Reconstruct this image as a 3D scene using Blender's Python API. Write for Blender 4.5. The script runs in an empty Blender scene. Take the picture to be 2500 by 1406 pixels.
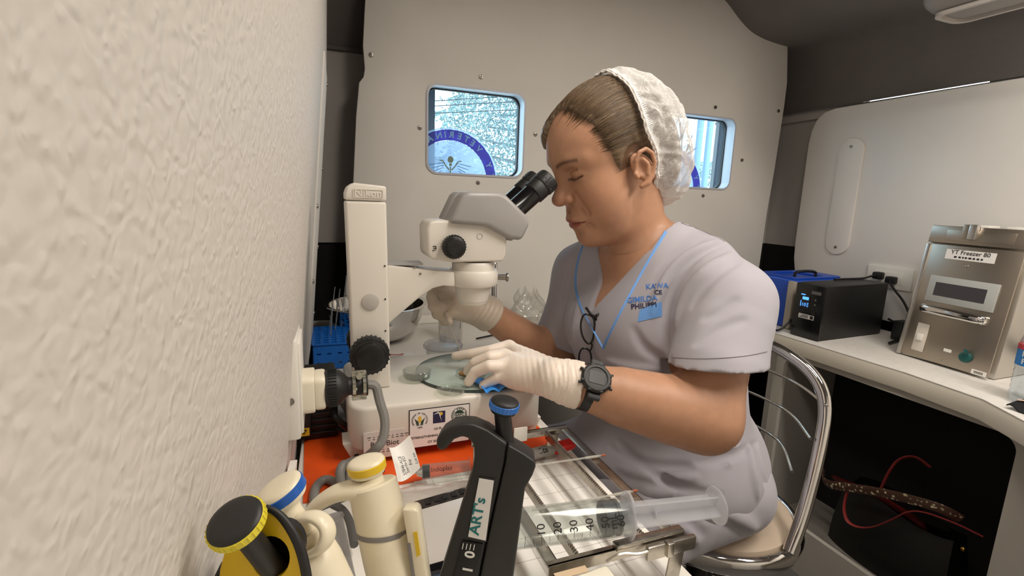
import bpy, bmesh, math, random
import numpy as np
from mathutils import Vector, Matrix
PI = math.pi
rad = math.radians
random.seed(7)
SC = bpy.context.scene
COL = SC.collection

# ------------------------------------------------------------------ camera
CAM_LOC = Vector((0.0, 0.0, 1.15))
FOC = 1200.0                                   # focal length in pixels of the 2500 wide frame
_p, _r, _y = rad(10.4), rad(2.09), rad(21.3)   # pitch down, roll, heading right of the van axis
FWD = Vector((math.sin(_y) * math.cos(_p), math.cos(_y) * math.cos(_p), -math.sin(_p)))
_rt = Vector((math.cos(_y), -math.sin(_y), 0))
_up = _rt.cross(FWD)
RGT = _rt * math.cos(_r) + _up * math.sin(_r)
UPV = _up * math.cos(_r) - _rt * math.sin(_r)
cam = bpy.data.cameras.new('camera')
cam.sensor_width = 36.0
cam.lens = 36.0 * FOC / 2500.0
cam.clip_start = 0.01
camo = bpy.data.objects.new('camera', cam)
COL.objects.link(camo)
camo.matrix_world = Matrix.Translation(CAM_LOC) @ Matrix((RGT, UPV, -FWD)).transposed().to_4x4()
SC.camera = camo

# ------------------------------------------------------------------ world, lamps, exposure
world = bpy.data.worlds.new('sky')
SC.world = world
world.use_nodes = True
_bg = world.node_tree.nodes['Background']
_bg.inputs[0].default_value = (0.88, 0.96, 1.0, 1)
_bg.inputs[1].default_value = 6.5
SC.view_settings.view_transform = 'Standard'
SC.view_settings.look = 'None'
SC.view_settings.gamma = 1.0
SC.view_settings.use_curve_mapping = False
SC.view_settings.exposure = 0.0
LAMPS = [  # ceiling panels of the van: centre, size x, size y, watts, colour
    ((0.50, 0.28, 1.868), 0.16, 0.75, 5.2, (1.0, 0.945, 0.875)),
    ((1.16, 0.02, 1.868), 0.16, 0.75, 11.0, (1.0, 0.945, 0.875)),
]
for i, (c, sx, sy, w, col) in enumerate(LAMPS):
    L = bpy.data.lights.new('lamp_glow', 'AREA')
    L.shape = 'RECTANGLE'; L.size = sx; L.size_y = sy; L.energy = w; L.color = col
    lo = bpy.data.objects.new('lamp_glow', L)
    COL.objects.link(lo)
    lo.location = c

# ------------------------------------------------------------------ photograph measurement helpers
def ray(px, py):
    return FWD + RGT * ((px - 1250) / FOC) + UPV * ((703 - py) / FOC)
def PZ(px, py, z):
    v = ray(px, py); return CAM_LOC + v * ((z - CAM_LOC.z) / v.z)
def PY(px, py, y):
    v = ray(px, py); return CAM_LOC + v * (y / v.y)
def PX(px, py, x):
    v = ray(px, py); return CAM_LOC + v * (x / v.x)
def PD(px, py, d):
    return CAM_LOC + ray(px, py) * d

# ------------------------------------------------------------------ materials
def lin(c):
    c = c / 255.0
    return c / 12.92 if c <= 0.04045 else ((c + 0.055) / 1.055) ** 2.4
def rgb(c):
    return (lin(c[0]), lin(c[1]), lin(c[2]), 1.0)
MATS = {}
def mat(name, c, rough=0.5, metal=0.0, spec=0.5, bump=None, var=None, sss=0.0, coat=0.0, emit=None, sheen=0.0, attr=None, aniso=0.0):
    if name in MATS: return MATS[name]
    m = bpy.data.materials.new(name); m.use_nodes = True
    nt = m.node_tree; b = nt.nodes['Principled BSDF']; N = nt.nodes.new; K = nt.links.new
    b.inputs['Base Color'].default_value = rgb(c)
    b.inputs['Roughness'].default_value = rough
    b.inputs['Metallic'].default_value = metal
    b.inputs['Specular IOR Level'].default_value = spec
    if sss:
        b.inputs['Subsurface Weight'].default_value = sss
        b.inputs['Subsurface Radius'].default_value = (0.006, 0.0025, 0.0015)
        b.inputs['Subsurface Scale'].default_value = 1.0
    if coat: b.inputs['Coat Weight'].default_value = coat
    if sheen:
        b.inputs['Sheen Weight'].default_value = sheen
    if aniso: b.inputs['Anisotropic'].default_value = aniso
    tc = N('ShaderNodeTexCoord')
    src = None
    if attr:
        a = N('ShaderNodeAttribute'); a.attribute_name = attr; src = a.outputs['Color']
    if var:                                    # (scale, amount, stretch)
        mp = N('ShaderNodeMapping'); K(tc.outputs['Object'], mp.inputs[0])
        if len(var) > 2: mp.inputs['Scale'].default_value = var[2]
        n = N('ShaderNodeTexNoise'); n.inputs['Scale'].default_value = var[0]; n.inputs['Detail'].default_value = 4
        K(mp.outputs[0], n.inputs[0])
        mr = N('ShaderNodeMapRange'); mr.inputs[1].default_value = .3; mr.inputs[2].default_value = .7
        mr.inputs[3].default_value = 1 - var[1]; mr.inputs[4].default_value = 1 + var[1]
        K(n.outputs[0], mr.inputs[0])
        mx = N('ShaderNodeVectorMath'); mx.operation = 'MULTIPLY'
        if src is not None: K(src, mx.inputs[0])
        else: mx.inputs[0].default_value = rgb(c)[:3]
        K(mr.outputs[0], mx.inputs[1]); src = mx.outputs[0]
    if src is not None: K(src, b.inputs['Base Color'])
    if bump:                                   # (scale, distance, stretch)
        mp = N('ShaderNodeMapping'); K(tc.outputs['Object'], mp.inputs[0])
        if len(bump) > 2: mp.inputs['Scale'].default_value = bump[2]
        n = N('ShaderNodeTexNoise'); n.inputs['Scale'].default_value = bump[0]; n.inputs['Detail'].default_value = bump[3] if len(bump) > 3 else 3
        K(mp.outputs[0], n.inputs[0])
        bp = N('ShaderNodeBump'); bp.inputs['Distance'].default_value = bump[1]; bp.inputs['Strength'].default_value = 1
        K(n.outputs[0], bp.inputs['Height']); K(bp.outputs[0], b.inputs['Normal'])
    if emit:
        b.inputs['Emission Color'].default_value = rgb(c); b.inputs['Emission Strength'].default_value = emit
    MATS[name] = m
    return m
def clear(name, tint=(255, 255, 255), haze=0.06, rough=0.05, refl=1.0, hazecol=None):
    """thin clear plastic or glass: see-through, a Fresnel gloss and a little milky body"""
    if name in MATS: return MATS[name]
    m = bpy.data.materials.new(name); m.use_nodes = True
    nt = m.node_tree; nt.nodes.remove(nt.nodes['Principled BSDF']); N = nt.nodes.new; K = nt.links.new
    out = nt.nodes['Material Output']
    tr = N('ShaderNodeBsdfTransparent'); tr.inputs[0].default_value = rgb(tint)
    df = N('ShaderNodeBsdfDiffuse'); df.inputs[0].default_value = rgb(hazecol or tint)
    tl = N('ShaderNodeBsdfTranslucent'); tl.inputs[0].default_value = rgb(hazecol or tint)
    ad = N('ShaderNodeMixShader'); ad.inputs[0].default_value = .4
    K(df.outputs[0], ad.inputs[1]); K(tl.outputs[0], ad.inputs[2])
    m1 = N('ShaderNodeMixShader'); m1.inputs[0].default_value = haze
    K(tr.outputs[0], m1.inputs[1]); K(ad.outputs[0], m1.inputs[2])
    gl = N('ShaderNodeBsdfGlossy'); gl.inputs['Roughness'].default_value = rough
    lw = N('ShaderNodeLayerWeight'); lw.inputs[0].default_value = .35
    mu = N('ShaderNodeMath'); mu.operation = 'MULTIPLY_ADD'; mu.inputs[1].default_value = .55 * refl; mu.inputs[2].default_value = .03 * refl
    pw = N('ShaderNodeMath'); pw.operation = 'POWER'; pw.inputs[1].default_value = 2.0
    K(lw.outputs['Facing'], pw.inputs[0]); K(pw.outputs[0], mu.inputs[0])
    m2 = N('ShaderNodeMixShader'); K(mu.outputs[0], m2.inputs[0])
    K(m1.outputs[0], m2.inputs[1]); K(gl.outputs[0], m2.inputs[2])
    K(m2.outputs[0], out.inputs[0])
    MATS[name] = m
    return m

# ------------------------------------------------------------------ mesh builder
def frame(o, z, x=None):
    """matrix with its Z axis along z (and X close to x), origin o"""
    z = Vector(z).normalized()
    x = Vector(x) if x is not None else (Vector((1, 0, 0)) if abs(z.x) < .9 else Vector((0, 1, 0)))
    x = (x - z * x.dot(z)).normalized(); y = z.cross(x)
    m = Matrix((x, y, z)).transposed().to_4x4(); m.translation = Vector(o)
    return m
class MB:
    def __init__(s, M=None):
        s.v = []; s.f = []; s.M = M
    def add(s, vs, fs, M=None):
        o = len(s.v)
        for p in vs:
            p = Vector(p)
            if M is not None: p = M @ p
            if s.M is not None: p = s.M @ p
            s.v.append(p)
        s.f += [tuple(i + o for i in f) for f in fs]
        return s
    def bm(s, b, M=None):
        b.verts.index_update()
        s.add([v.co.copy() for v in b.verts], [[v.index for v in f.verts] for f in b.faces], M); b.free()
        return s
    def box(s, c, d, bevel=0.0, seg=2, M=None):
        b = bmesh.new(); bmesh.ops.create_cube(b, size=1.0)
        for v in b.verts: v.co = Vector((v.co.x * d[0], v.co.y * d[1], v.co.z * d[2]))
        if bevel: bmesh.ops.bevel(b, geom=b.edges[:], offset=min(bevel, min(d) * .49), segments=seg, profile=.5, affect='EDGES')
        T = Matrix.Translation(Vector(c))
        return s.bm(b, T if M is None else M @ T)
    def box2(s, a, b_, bevel=0.0, seg=2, M=None):
        a = Vector(a); b_ = Vector(b_)
        return s.box((a + b_) / 2, [abs(x) for x in (b_ - a)], bevel, seg, M)
    def prism(s, poly, t0, t1, M=None, bevel=0.0, seg=2, holes=(), bevel_ends=True):
        """2D polygon (XY of M) with thickness t0..t1 along Z of M"""
        b = bmesh.new()
        if holes:
            es = []
            for loop in [poly] + list(holes):
                vs = [b.verts.new((p[0], p[1], t0)) for p in loop]
                es += [b.edges.new((vs[i], vs[(i + 1) % len(vs)])) for i in range(len(vs))]
            bmesh.ops.triangle_fill(b, use_beauty=True, use_dissolve=False, edges=es)
            fs = b.faces[:]
        else:
            vs = [b.verts.new((p[0], p[1], t0)) for p in poly]
            fs = [b.faces.new(vs)]
        r = bmesh.ops.extrude_face_region(b, geom=fs)
        for v in r['geom']:
            if isinstance(v, bmesh.types.BMVert): v.co.z = t1
        bmesh.ops.recalc_face_normals(b, faces=b.faces[:])
        if bevel:
            ed = [e for e in b.edges if len(e.link_faces) == 2 and e.calc_face_angle(0) > .6 and (bevel_ends or abs(e.verts[0].co.z - e.verts[1].co.z) < 1e-7)]
            bmesh.ops.bevel(b, geom=ed, offset=bevel, segments=seg, profile=.5, affect='EDGES', clamp_overlap=True)
        return s.bm(b, M)
    def lathe(s, prof, M=None, seg=32, a0=0.0, a1=2 * PI):
        full = abs(a1 - a0 - 2 * PI) < 1e-6
        n = seg if full else seg + 1
        vs = []; fs = []
        for r, z in prof:
            for i in range(n):
                a = a0 + (a1 - a0) * i / seg
                vs.append((r * math.cos(a), r * math.sin(a), z))
        for j in range(len(prof) - 1):
            for i in range(seg if full else seg):
                k = (i + 1) % n
                if not full and i + 1 >= n: continue
                fs.append((j * n + i, j * n + k, (j + 1) * n + k, (j + 1) * n + i))
        if full:
            if prof[0][0] > 1e-6: fs.append(tuple(range(n - 1, -1, -1)))
            if prof[-1][0] > 1e-6: fs.append(tuple((len(prof) - 1) * n + i for i in range(n)))
        return s.add(vs, fs, M)
    def pipe(s, prof, M=None, seg=32):
        """closed ring profile (r,z) loop swept around Z: hollow thing"""
        n = seg; vs = []; fs = []; m = len(prof)
        for r, z in prof:
            for i in range(n):
                a = 2 * PI * i / n; vs.append((r * math.cos(a), r * math.sin(a), z))
        for j in range(m):
            for i in range(n):
                k = (i + 1) % n; j2 = (j + 1) % m
                fs.append((j * n + i, j * n + k, j2 * n + k, j2 * n + i))
        return s.add(vs, fs, M)
    def cyl(s, p0, p1, r0, r1=None, seg=24, bevel=0.0):
        p0 = Vector(p0); p1 = Vector(p1); L = (p1 - p0).length; r1 = r0 if r1 is None else r1
        if bevel: pr = [(0, 0), (r0 - bevel, 0), (r0 - bevel * .3, bevel * .3), (r0, bevel), (r1, L - bevel), (r1 - bevel * .3, L - bevel * .3), (r1 - bevel, L), (0, L)]
        else: pr = [(r0, 0), (r1, L)]
        return s.lathe(pr, frame(p0, p1 - p0), seg)
    def tube(s, pts, r, seg=10, closed=False, flat=None, smooth=0, up=None):
        pts = [Vector(p) for p in pts]
        rr = list(r) if isinstance(r, (list, tuple)) else [r] * len(pts)
        for _ in range(smooth):
            q = []; q2 = []
            if not closed: q.append(pts[0]); q2.append(rr[0])
            for i in range(len(pts) if closed else len(pts) - 1):
                a, b = pts[i], pts[(i + 1) % len(pts)]; ra, rb = rr[i], rr[(i + 1) % len(pts)]
                q += [a * .75 + b * .25, a * .25 + b * .75]; q2 += [ra * .75 + rb * .25, ra * .25 + rb * .75]
            if not closed: q.append(pts[-1]); q2.append(rr[-1])
            pts, rr = q, q2
        n = len(pts); vs = []; fs = []
        T = []
        for i in range(n):
            a = pts[(i - 1) % n] if (closed or i > 0) else pts[i]
            b = pts[(i + 1) % n] if (closed or i < n - 1) else pts[i]
            T.append((b - a).normalized())
        u = Vector(up) if up is not None else (Vector((0, 0, 1)) if abs(T[0].z) < .9 else Vector((1, 0, 0)))
        for i in range(n):
            u = (u - T[i] * u.dot(T[i]))
            u = u.normalized() if u.length > 1e-6 else Vector((1, 0, 0))
            w = T[i].cross(u)
            fu, fw = flat if flat else (1, 1)
            for k in range(seg):
                a = 2 * PI * k / seg
                vs.append(pts[i] + u * (math.cos(a) * rr[i] * fu) + w * (math.sin(a) * rr[i] * fw))
        for i in range(n if closed else n - 1):
            j = (i + 1) % n
            for k in range(seg):
                l = (k + 1) % seg
                fs.append((i * seg + k, i * seg + l, j * seg + l, j * seg + k))
        if not closed:
            fs.append(tuple(range(seg - 1, -1, -1))); fs.append(tuple((n - 1) * seg + k for k in range(seg)))
        return s.add(vs, fs)
    def ball(s, c, r, M=None, u=16, v=10):
        r = (r, r, r) if isinstance(r, (int, float)) else r
        b = bmesh.new(); bmesh.ops.create_uvsphere(b, u_segments=u, v_segments=v, radius=1)
        for q in b.verts: q.co = Vector((q.co.x * r[0], q.co.y * r[1], q.co.z * r[2]))
        T = Matrix.Translation(Vector(c))
        return s.bm(b, T if M is None else T @ M)
    def grid(s, fn, nu, nv, u0=0., u1=1., v0=0., v1=1., thick=None):
        vs = []; fs = []
        for j in range(nv + 1):
            for i in range(nu + 1):
                vs.append(Vector(fn(u0 + (u1 - u0) * i / nu, v0 + (v1 - v0) * j / nv)))
        n = nu + 1
        for j in range(nv):
            for i in range(nu): fs.append((j * n + i, j * n + i + 1, (j + 1) * n + i + 1, (j + 1) * n + i))
        if thick is not None:
            t = Vector(thick); o = len(vs); vs += [p + t for p in vs]
            fs += [tuple(i + o for i in reversed(f)) for f in fs]
            bd = [i for i in range(n)] + [j * n + nu for j in range(1, nv + 1)] + [nv * n + i for i in range(nu - 1, -1, -1)] + [j * n for j in range(nv - 1, 0, -1)]
            for a, b in zip(bd, bd[1:] + bd[:1]): fs.append((b, a, a + o, b + o))
        return s.add(vs, fs)
    def text(s, body, size, M, depth=0.0003, align='CENTER', bold=0.0, sx=1.0):
        cu = bpy.data.curves.new('t', 'FONT'); cu.body = body; cu.size = size; cu.extrude = depth
        cu.align_x = align; cu.align_y = 'CENTER'; cu.offset = bold; cu.resolution_u = 3
        ob = bpy.data.objects.new('t', cu); COL.objects.link(ob)
        me = bpy.data.meshes.new_from_object(ob)
        vs = [Vector((v.co.x * sx, v.co.y, v.co.z)) for v in me.vertices]; fs = [list(p.vertices) for p in me.polygons]
        bpy.data.objects.remove(ob); bpy.data.curves.remove(cu); bpy.data.meshes.remove(me)
        return s.add(vs, fs, M)

def rrect(x0, y0, x1, y1, r, n=6):
    out = []
    for cx, cy, a in ((x1 - r, y1 - r, 0), (x0 + r, y1 - r, 90), (x0 + r, y0 + r, 180), (x1 - r, y0 + r, 270)):
        for i in range(n + 1):
            t = rad(a + 90 * i / n); out.append((cx + r * math.cos(t), cy + r * math.sin(t)))
    return out
def smooth_poly(pts, it=2, closed=True):
    pts = [Vector(p) for p in pts]
    for _ in range(it):
        q = [] if closed else [pts[0]]
        for i in range(len(pts) if closed else len(pts) - 1):
            a, b = pts[i], pts[(i + 1) % len(pts)]
            q += [a * .75 + b * .25, a * .25 + b * .75]
        if not closed: q.append(pts[-1])
        pts = q
    return pts

# ------------------------------------------------------------------ objects
OFF = {}
def tag(o, label=None, cat=None, group=None, kind=None):
    if label: o['label'] = label
    if cat: o['category'] = cat
    if group: o['group'] = group
    if kind: o['kind'] = kind
    return o
def thing(name, loc, label, cat, group=None):
    o = bpy.data.objects.new(name, None); COL.objects.link(o)
    o.empty_display_size = .02
    o.location = loc; OFF[o] = Vector(loc)
    return tag(o, label, cat, group)
def obj(name, mb, m, parent=None, smooth=35, label=None, cat=None, group=None, kind=None, attrs=None):
    vs = np.array([tuple(p) for p in mb.v], dtype=np.float64).reshape(-1, 3)
    if parent is not None: off = OFF[parent]
    else:
        lo, hi = vs.min(0), vs.max(0); off = Vector(((lo[0] + hi[0]) / 2, (lo[1] + hi[1]) / 2, lo[2]))
    me = bpy.data.meshes.new(name)
    me.from_pydata((vs - np.array(off)).tolist(), [], mb.f); me.validate(); me.update()
    if smooth:
        me.polygons.foreach_set('use_smooth', [True] * len(me.polygons))
        if smooth < 180: me.set_sharp_from_angle(angle=rad(smooth))
    if attrs:
        for an, arr in attrs.items():
            a = me.color_attributes.new(an, 'FLOAT_COLOR', 'POINT')
            a.data.foreach_set('color', np.concatenate([arr, np.ones((len(arr), 1))], 1).astype(np.float32).ravel())
    me.materials.append(m)
    o = bpy.data.objects.new(name, me); COL.objects.link(o)
    if parent is not None: o.parent = parent; OFF[o] = OFF[parent]
    else: o.location = off; OFF[o] = off
    return tag(o, label, cat, group, kind)
def struct(name, mb, m, smooth=35, label=None, parent=None):
    return obj(name, mb, m, parent, smooth, label=label, kind='structure')

SURF = {}
def surf(name, c, grain=None, rough=.5):
    return mat(name, c, rough, bump=grain)
# ================================================================== THE VAN INTERIOR
def leather(name, c, scale, dist, rough=.55):
    m = mat(name, c, rough); nt = m.node_tree; N = nt.nodes.new; K = nt.links.new; b = nt.nodes['Principled BSDF']
    tc = N('ShaderNodeTexCoord')
    n0 = N('ShaderNodeTexNoise'); n0.inputs['Scale'].default_value = scale * .45; n0.inputs['Detail'].default_value = 1
    K(tc.outputs['Object'], n0.inputs[0])
    mx = N('ShaderNodeVectorMath'); mx.operation = 'MULTIPLY_ADD'; mx.inputs[1].default_value = (.012,) * 3
    K(n0.outputs['Color'], mx.inputs[0]); K(tc.outputs['Object'], mx.inputs[2])
    v = N('ShaderNodeTexVoronoi'); v.feature = 'SMOOTH_F1'; v.inputs['Scale'].default_value = scale; v.inputs['Smoothness'].default_value = .8
    K(mx.outputs[0], v.inputs['Vector'])
    n1 = N('ShaderNodeTexNoise'); n1.inputs['Scale'].default_value = scale * .55; n1.inputs['Detail'].default_value = 1
    K(mx.outputs[0], n1.inputs[0])
    ad = N('ShaderNodeMath'); ad.operation = 'MULTIPLY_ADD'; ad.inputs[1].default_value = -1.6
    K(v.outputs['Distance'], ad.inputs[0]); K(n1.outputs[0], ad.inputs[2])
    bp = N('ShaderNodeBump'); bp.inputs['Distance'].default_value = dist
    K(ad.outputs[0], bp.inputs['Height']); K(bp.outputs[0], b.inputs['Normal'])
    return m
M_VINYL = leather('white_grained_vinyl', (206, 200, 193), 165, .0007, .5)
M_PANEL = mat('light_grey_panel_vinyl', (224, 219, 211), .55, bump=(900, .0001), var=(6, .02))
M_PANELR = mat('pale_side_panel_vinyl', (236, 231, 224), .5, bump=(900, .0001), var=(6, .02))
M_LINER = mat('dark_grey_headliner', (112, 106, 102), .85, bump=(700, .0003), var=(9, .05))
M_TRIM = mat('grey_van_trim', (192, 186, 180), .7, bump=(500, .0002), var=(5, .03))
M_BLACK = mat('black_van_trim', (16, 15, 15), .8)
M_FLOOR = mat('grey_van_floor', (92, 89, 87), .6, var=(14, .08))
M_STEEL = mat('brushed_steel', (190, 186, 180), .28, 1.0, bump=(300, .00004, (1, 1, 12)))
M_SCREW = mat('steel_screw', (150, 145, 138), .3, 1.0)
M_GASKET = mat('black_rubber_gasket', (22, 23, 28), .6)
M_WFRAME = mat('grey_window_frame', (196, 196, 204), .35)
M_WHITE = mat('white_laminate', (240, 236, 228), .32, var=(5, .015))
M_EDGE = mat('cream_edge_band', (226, 218, 202), .4)
M_CAB = mat('grey_cabinet_board', (150, 145, 138), .6, var=(7, .02))
M_SHADEIN = mat('shaded_cabinet_inside', (20, 18, 17), .9)  # near-black puts the shade inside the cabinet into its colour

# --- left wall: grained vinyl, leaning in towards the roof and towards the rear
def wl(y, z):
    b = -.088 + (y - .2) * .0857 if y < .5 else (-.0623 + (y - .5) * .075 if y < .62 else -.0533 + (y - .62) * .0270)
    return b + .057 * (z - .75) / .67 - .05 * max(0, z - 1.42)
m = MB(); m.grid(lambda u, v: (wl(u, v), u, v), 90, 40, -.95, 1.27, 0, 1.92, thick=(-.03, 0, 0))
struct('wall_left', m, M_VINYL, 60)
m = MB(); m.grid(lambda u, v: (wl(u, v) + .0025, u, v), 8, 20, 1.02, 1.262, .80, 1.40, thick=(-.005, 0, 0))
tl = struct('trim_1', m, M_PANEL, 60)
def screw(p, n, r, parent, name='screw'):
    M = frame(Vector(p), n)
    s = MB(); s.lathe([(r, 0), (r, r * .25), (r * .8, r * .55), (0, r * .62)], M, 14)
    o = obj(name, s, M_SCREW, parent, 40)
    c = MB(); c.box((0, 0, r * .6), (r * 1.2, r * .22, r * .12), M=M); c.box((0, 0, r * .6), (r * .22, r * 1.2, r * .12), M=M)
    obj('screw_slot', c, M_GASKET, o, 0)
    return o
for yy, zz in ((1.245, 1.385), (1.245, 1.20), (1.245, 1.02), (1.05, .97), (1.05, 1.12), (1.245, .86)):
    screw((wl(yy, zz) + .0025, yy, zz), (1, 0, 0), .0045, tl)

# --- rear of the van body behind the door panel: grey trim above, black below
m = MB(); m.box2((-.35, 1.66, .99), (.30, 1.68, 1.58)); m.box2((1.60, 1.66, .99), (2.0, 1.68, 1.95))
struct('trim_2', m, M_TRIM)
m = MB(); m.box2((-.35, 1.655, .0), (.30, 1.68, .985)); m.box2((1.60, 1.655, .0), (2.0, 1.68, .985))
struct('trim_3', m, M_BLACK)
m = MB(); m.grid(lambda u, v: (u, 1.66 - .09 * math.sin(v), 1.57 + .35 * v / 1.57), 4, 8, -.35, .4, 0, 1.57); m.box2((-.35, 1.645, 1.562), (.4, 1.662, 1.572))
struct('trim_4', m, M_LINER)
m = MB(); m.box2((-.36, -.97, 0), (-.34, 1.70, 1.95)); m.box2((-.36, 1.68, 0), (.36, 1.70, 1.95)); m.box2((1.55, 1.68, 0), (2.0, 1.70, 1.95))
struct('trim_5', m, M_LINER)

# --- rear door panel with two windows
YB = 1.518
WIN = ((.303, 1.216, .612, 1.470), (1.168, 1.212, 1.475, 1.470))
outer = [(.0, .0), (.02, .40), (.055, .80), (.088, 1.171), (.100, 1.36), (.110, 1.452), (.122, 1.468), (.126, 1.49), (.122, 1.55), (.128, 1.64), (.15, 1.90),
         (1.66, 1.90), (1.69, 1.763), (1.712, 1.63), (1.713, 1.541), (1.705, 1.30), (1.694, 1.12), (1.691, .975), (1.68, .40), (1.68, 0)]
MXZ = Matrix(((1, 0, 0, 0), (0, 0, -1, 0), (0, 1, 0, 0), (0, 0, 0, 1)))   # local xy -> world x,z ; local z -> -y
m = MB(); m.prism(outer, -YB, -(YB + .018), MXZ, holes=[rrect(a, b, c, d, .030) for a, b, c, d in WIN], bevel=.003, seg=2)
wb = struct('wall_back', m, M_PANEL, 30)
for px, py in ((906, 134), (1174, 188), (1025, 312), (1307, 328), (1167, 446), (1746, 262), (1811, 391), (1716, 478), (1900, 271)):
    p = PY(px, py, YB); screw(p, (0, -1, 0), .0068, wb)
M_GLASS = clear('tinted_window_glass', (222, 240, 248), .05, .02, .6, (200, 225, 255))
for k, (a, b, c, d) in enumerate(WIN):
    m = MB(); m.prism(rrect(a - .004, b - .004, c + .004, d + .004, .034, 8), -(YB - .004), -(YB + .004), MXZ, holes=[rrect(a + .002, b + .002, c - .002, d - .002, .030, 8)])
    wo = struct('window_%d' % (k + 1), m, M_WFRAME, 40)
    g = MB(); g.prism(rrect(a - .004, b - .004, c + .004, d + .004, .034, 8), -(YB + .004), -(YB + .040), MXZ, holes=[rrect(a + .001, b + .001, c - .001, d - .001, .030, 8)])
    obj('window_reveal', g, M_WFRAME, wo, 40)
    g = MB(); g.prism(rrect(a - .012, b - .012, c + .012, d + .012, .03, 8), -(YB + .040), -(YB + .054), MXZ, holes=[rrect(a + .004, b + .004, c - .004, d - .004, .032, 8)])
    obj('window_gasket', g, M_GASKET, wo, 40)
    g = MB(); g.box2((a - .012, YB + .050, b - .012), (c + .012, YB + .054, d + .012))
    obj('pane', g, M_GLASS, wo, 0)

m = MB(); m.box2((.150, YB + .019, 0), (.165, 1.665, 1.95)); m.box2((1.655, YB + .019, 0), (1.670, 1.665, 1.95)); m.prism([(.155, 0), (1.665, 0), (1.665, 1.95), (.155, 1.95)], -(YB + .060), -(YB + .072), MXZ, holes=[rrect(a - .002, b - .002, c + .002, d + .002, .03) for a, b, c, d in WIN]); struct('door_light_block', m, M_BLACK, 30)  # outer door skin and side strips added to block sky light from the pillars
# --- headliner: flat roof that rolls into a padded duct along the right side
prof = [(-.10, 1.70), (-.04, 1.80), (.06, 1.875), (.2, 1.90), (1.22, 1.90), (1.30, 1.895), (1.37, 1.868), (1.44, 1.815), (1.50, 1.783), (1.56, 1.768), (1.63, 1.760), (1.70, 1.757),
        (1.75, 1.752), (1.79, 1.738), (1.822, 1.70), (1.836, 1.64), (1.838, 1.585), (1.828, 1.545), (1.818, 1.531)]
prof = [(p.x, p.y) for p in smooth_poly([(a, b, 0) for a, b in prof], 2, False)]
m = MB(); m.grid(lambda u, v: (prof[int(round(u))][0], v, prof[int(round(u))][1]), len(prof) - 1, 12, 0, len(prof) - 1, -.95, 1.66)
struct('ceiling', m, M_LINER, 60)
m = MB(); m.box2((-.4, -.97, 1.93), (1.9, 1.70, 1.96))
struct('trim_6', m, M_LINER)

# --- right wall: pale panel with rounded corners and a routed slot plate
XR = 1.80
MYZ = Matrix(((0, 0, 1, 0), (1, 0, 0, 0), (0, 1, 0, 0), (0, 0, 0, 1)))    # local x -> world y, local y -> world z, local z -> world x
pan = [(-.95, .78), (1.36, .78), (1.41, .82), (1.44, .88), (1.456, .95), (1.46, 1.02), (1.462, 1.40), (1.455, 1.45), (1.44, 1.488), (1.41, 1.512), (1.37, 1.521), (1.0, 1.523), (-.95, 1.523)]
m = MB(); m.prism(pan, XR, XR + .016, MYZ, bevel=.004, seg=2)
wr = struct('wall_right', m, M_PANELR, 30)
slot = rrect(1.235, .985, 1.325, 1.405, .044, 10)
m = MB(); m.prism(slot, XR + .001, XR - .008, MYZ, bevel=.003, seg=2)
pl = obj('cover_plate', m, M_PANELR, wr, 30)
for zz in (1.375, 1.012): 
    s = screw((XR - .008, 1.281, zz), (-1, 0, 0), .0055, wr)
screw((XR, .80, 1.49), (-1, 0, 0), .008, wr)
m = MB(); m.box2((1.86, -.95, .99), (1.88, 1.66, 1.5375)); m.box2((1.84, -.95, 1.50), (1.86, .93, 1.56)); m.box2((1.84, 1.30, 1.50), (1.86, 1.66, 1.56)); struct('trim_7', m, M_TRIM)  # the two upper strips are added to limit the daylight slit
m = MB(); m.box2((1.855, -.95, .0), (1.88, 1.66, .99)); struct('trim_8', m, M_BLACK)
m = MB(); m.box2((1.845, -.95, 1.54), (1.88, .93, 1.95)); m.box2((1.845, 1.30, 1.54), (1.88, 1.66, 1.95)); m.box2((1.845, .93, 1.544), (1.88, 1.30, 1.95)); struct('trim_9', m, M_LINER)  # lower edges shaped to narrow the daylight slit

t = thing('air_outlet', (1.42, .74, 1.60), 'rounded grey air outlet hanging from the headliner over the freezer', 'air outlet')
m = MB(); m.box2((1.34, .62, 1.612), (1.50, .86, 1.86), .045, 5); obj('outlet_body', m, mat('grey_outlet_plastic', (150, 146, 142), .5), t, 60)
m = MB(); m.prism(rrect(1.365, .645, 1.475, .835, .03), 1.606, 1.614, None, holes=[rrect(1.375, .655, 1.465, .825, .025)]); obj('outlet_rim', m, M_TRIM, t, 40)
# --- floor and an unseen bulkhead behind the photographer, added to shut out sky light
m = MB(); m.box2((-.4, -.97, -.03), (1.9, 1.70, 0)); struct('floor', m, M_FLOOR)
m = MB(); m.box2((-.4, -.99, 0), (1.9, -.95, 1.95)); struct('wall_front', m, M_PANEL)

# --- ceiling lamps
M_DIFF = mat('lit_lamp_diffuser', (255, 238, 214), .4, emit=6.0)
M_LAMPB = mat('white_lamp_housing', (225, 222, 216), .5)
for i, (c, sx, sy, w, col) in enumerate(LAMPS):
    t = thing('ceiling_lamp', (c[0], c[1], 1.90), ['slim white ceiling lamp above the microscope bench', 'slim white ceiling lamp above the aisle near the bulkhead'][i], 'lamp', 'ceiling lamps of the van')
    m = MB(); m.box2((c[0] - sx / 2 - .02, c[1] - sy / 2 - .02, 1.878), (c[0] + sx / 2 + .02, c[1] + sy / 2 + .02, 1.9), .006); obj('lamp_housing', m, M_LAMPB, t)
    m = MB(); m.box2((c[0] - sx / 2, c[1] - sy / 2, 1.872), (c[0] + sx / 2, c[1] + sy / 2, 1.8785), .002); obj('lamp_diffuser', m, M_DIFF, t)

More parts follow.
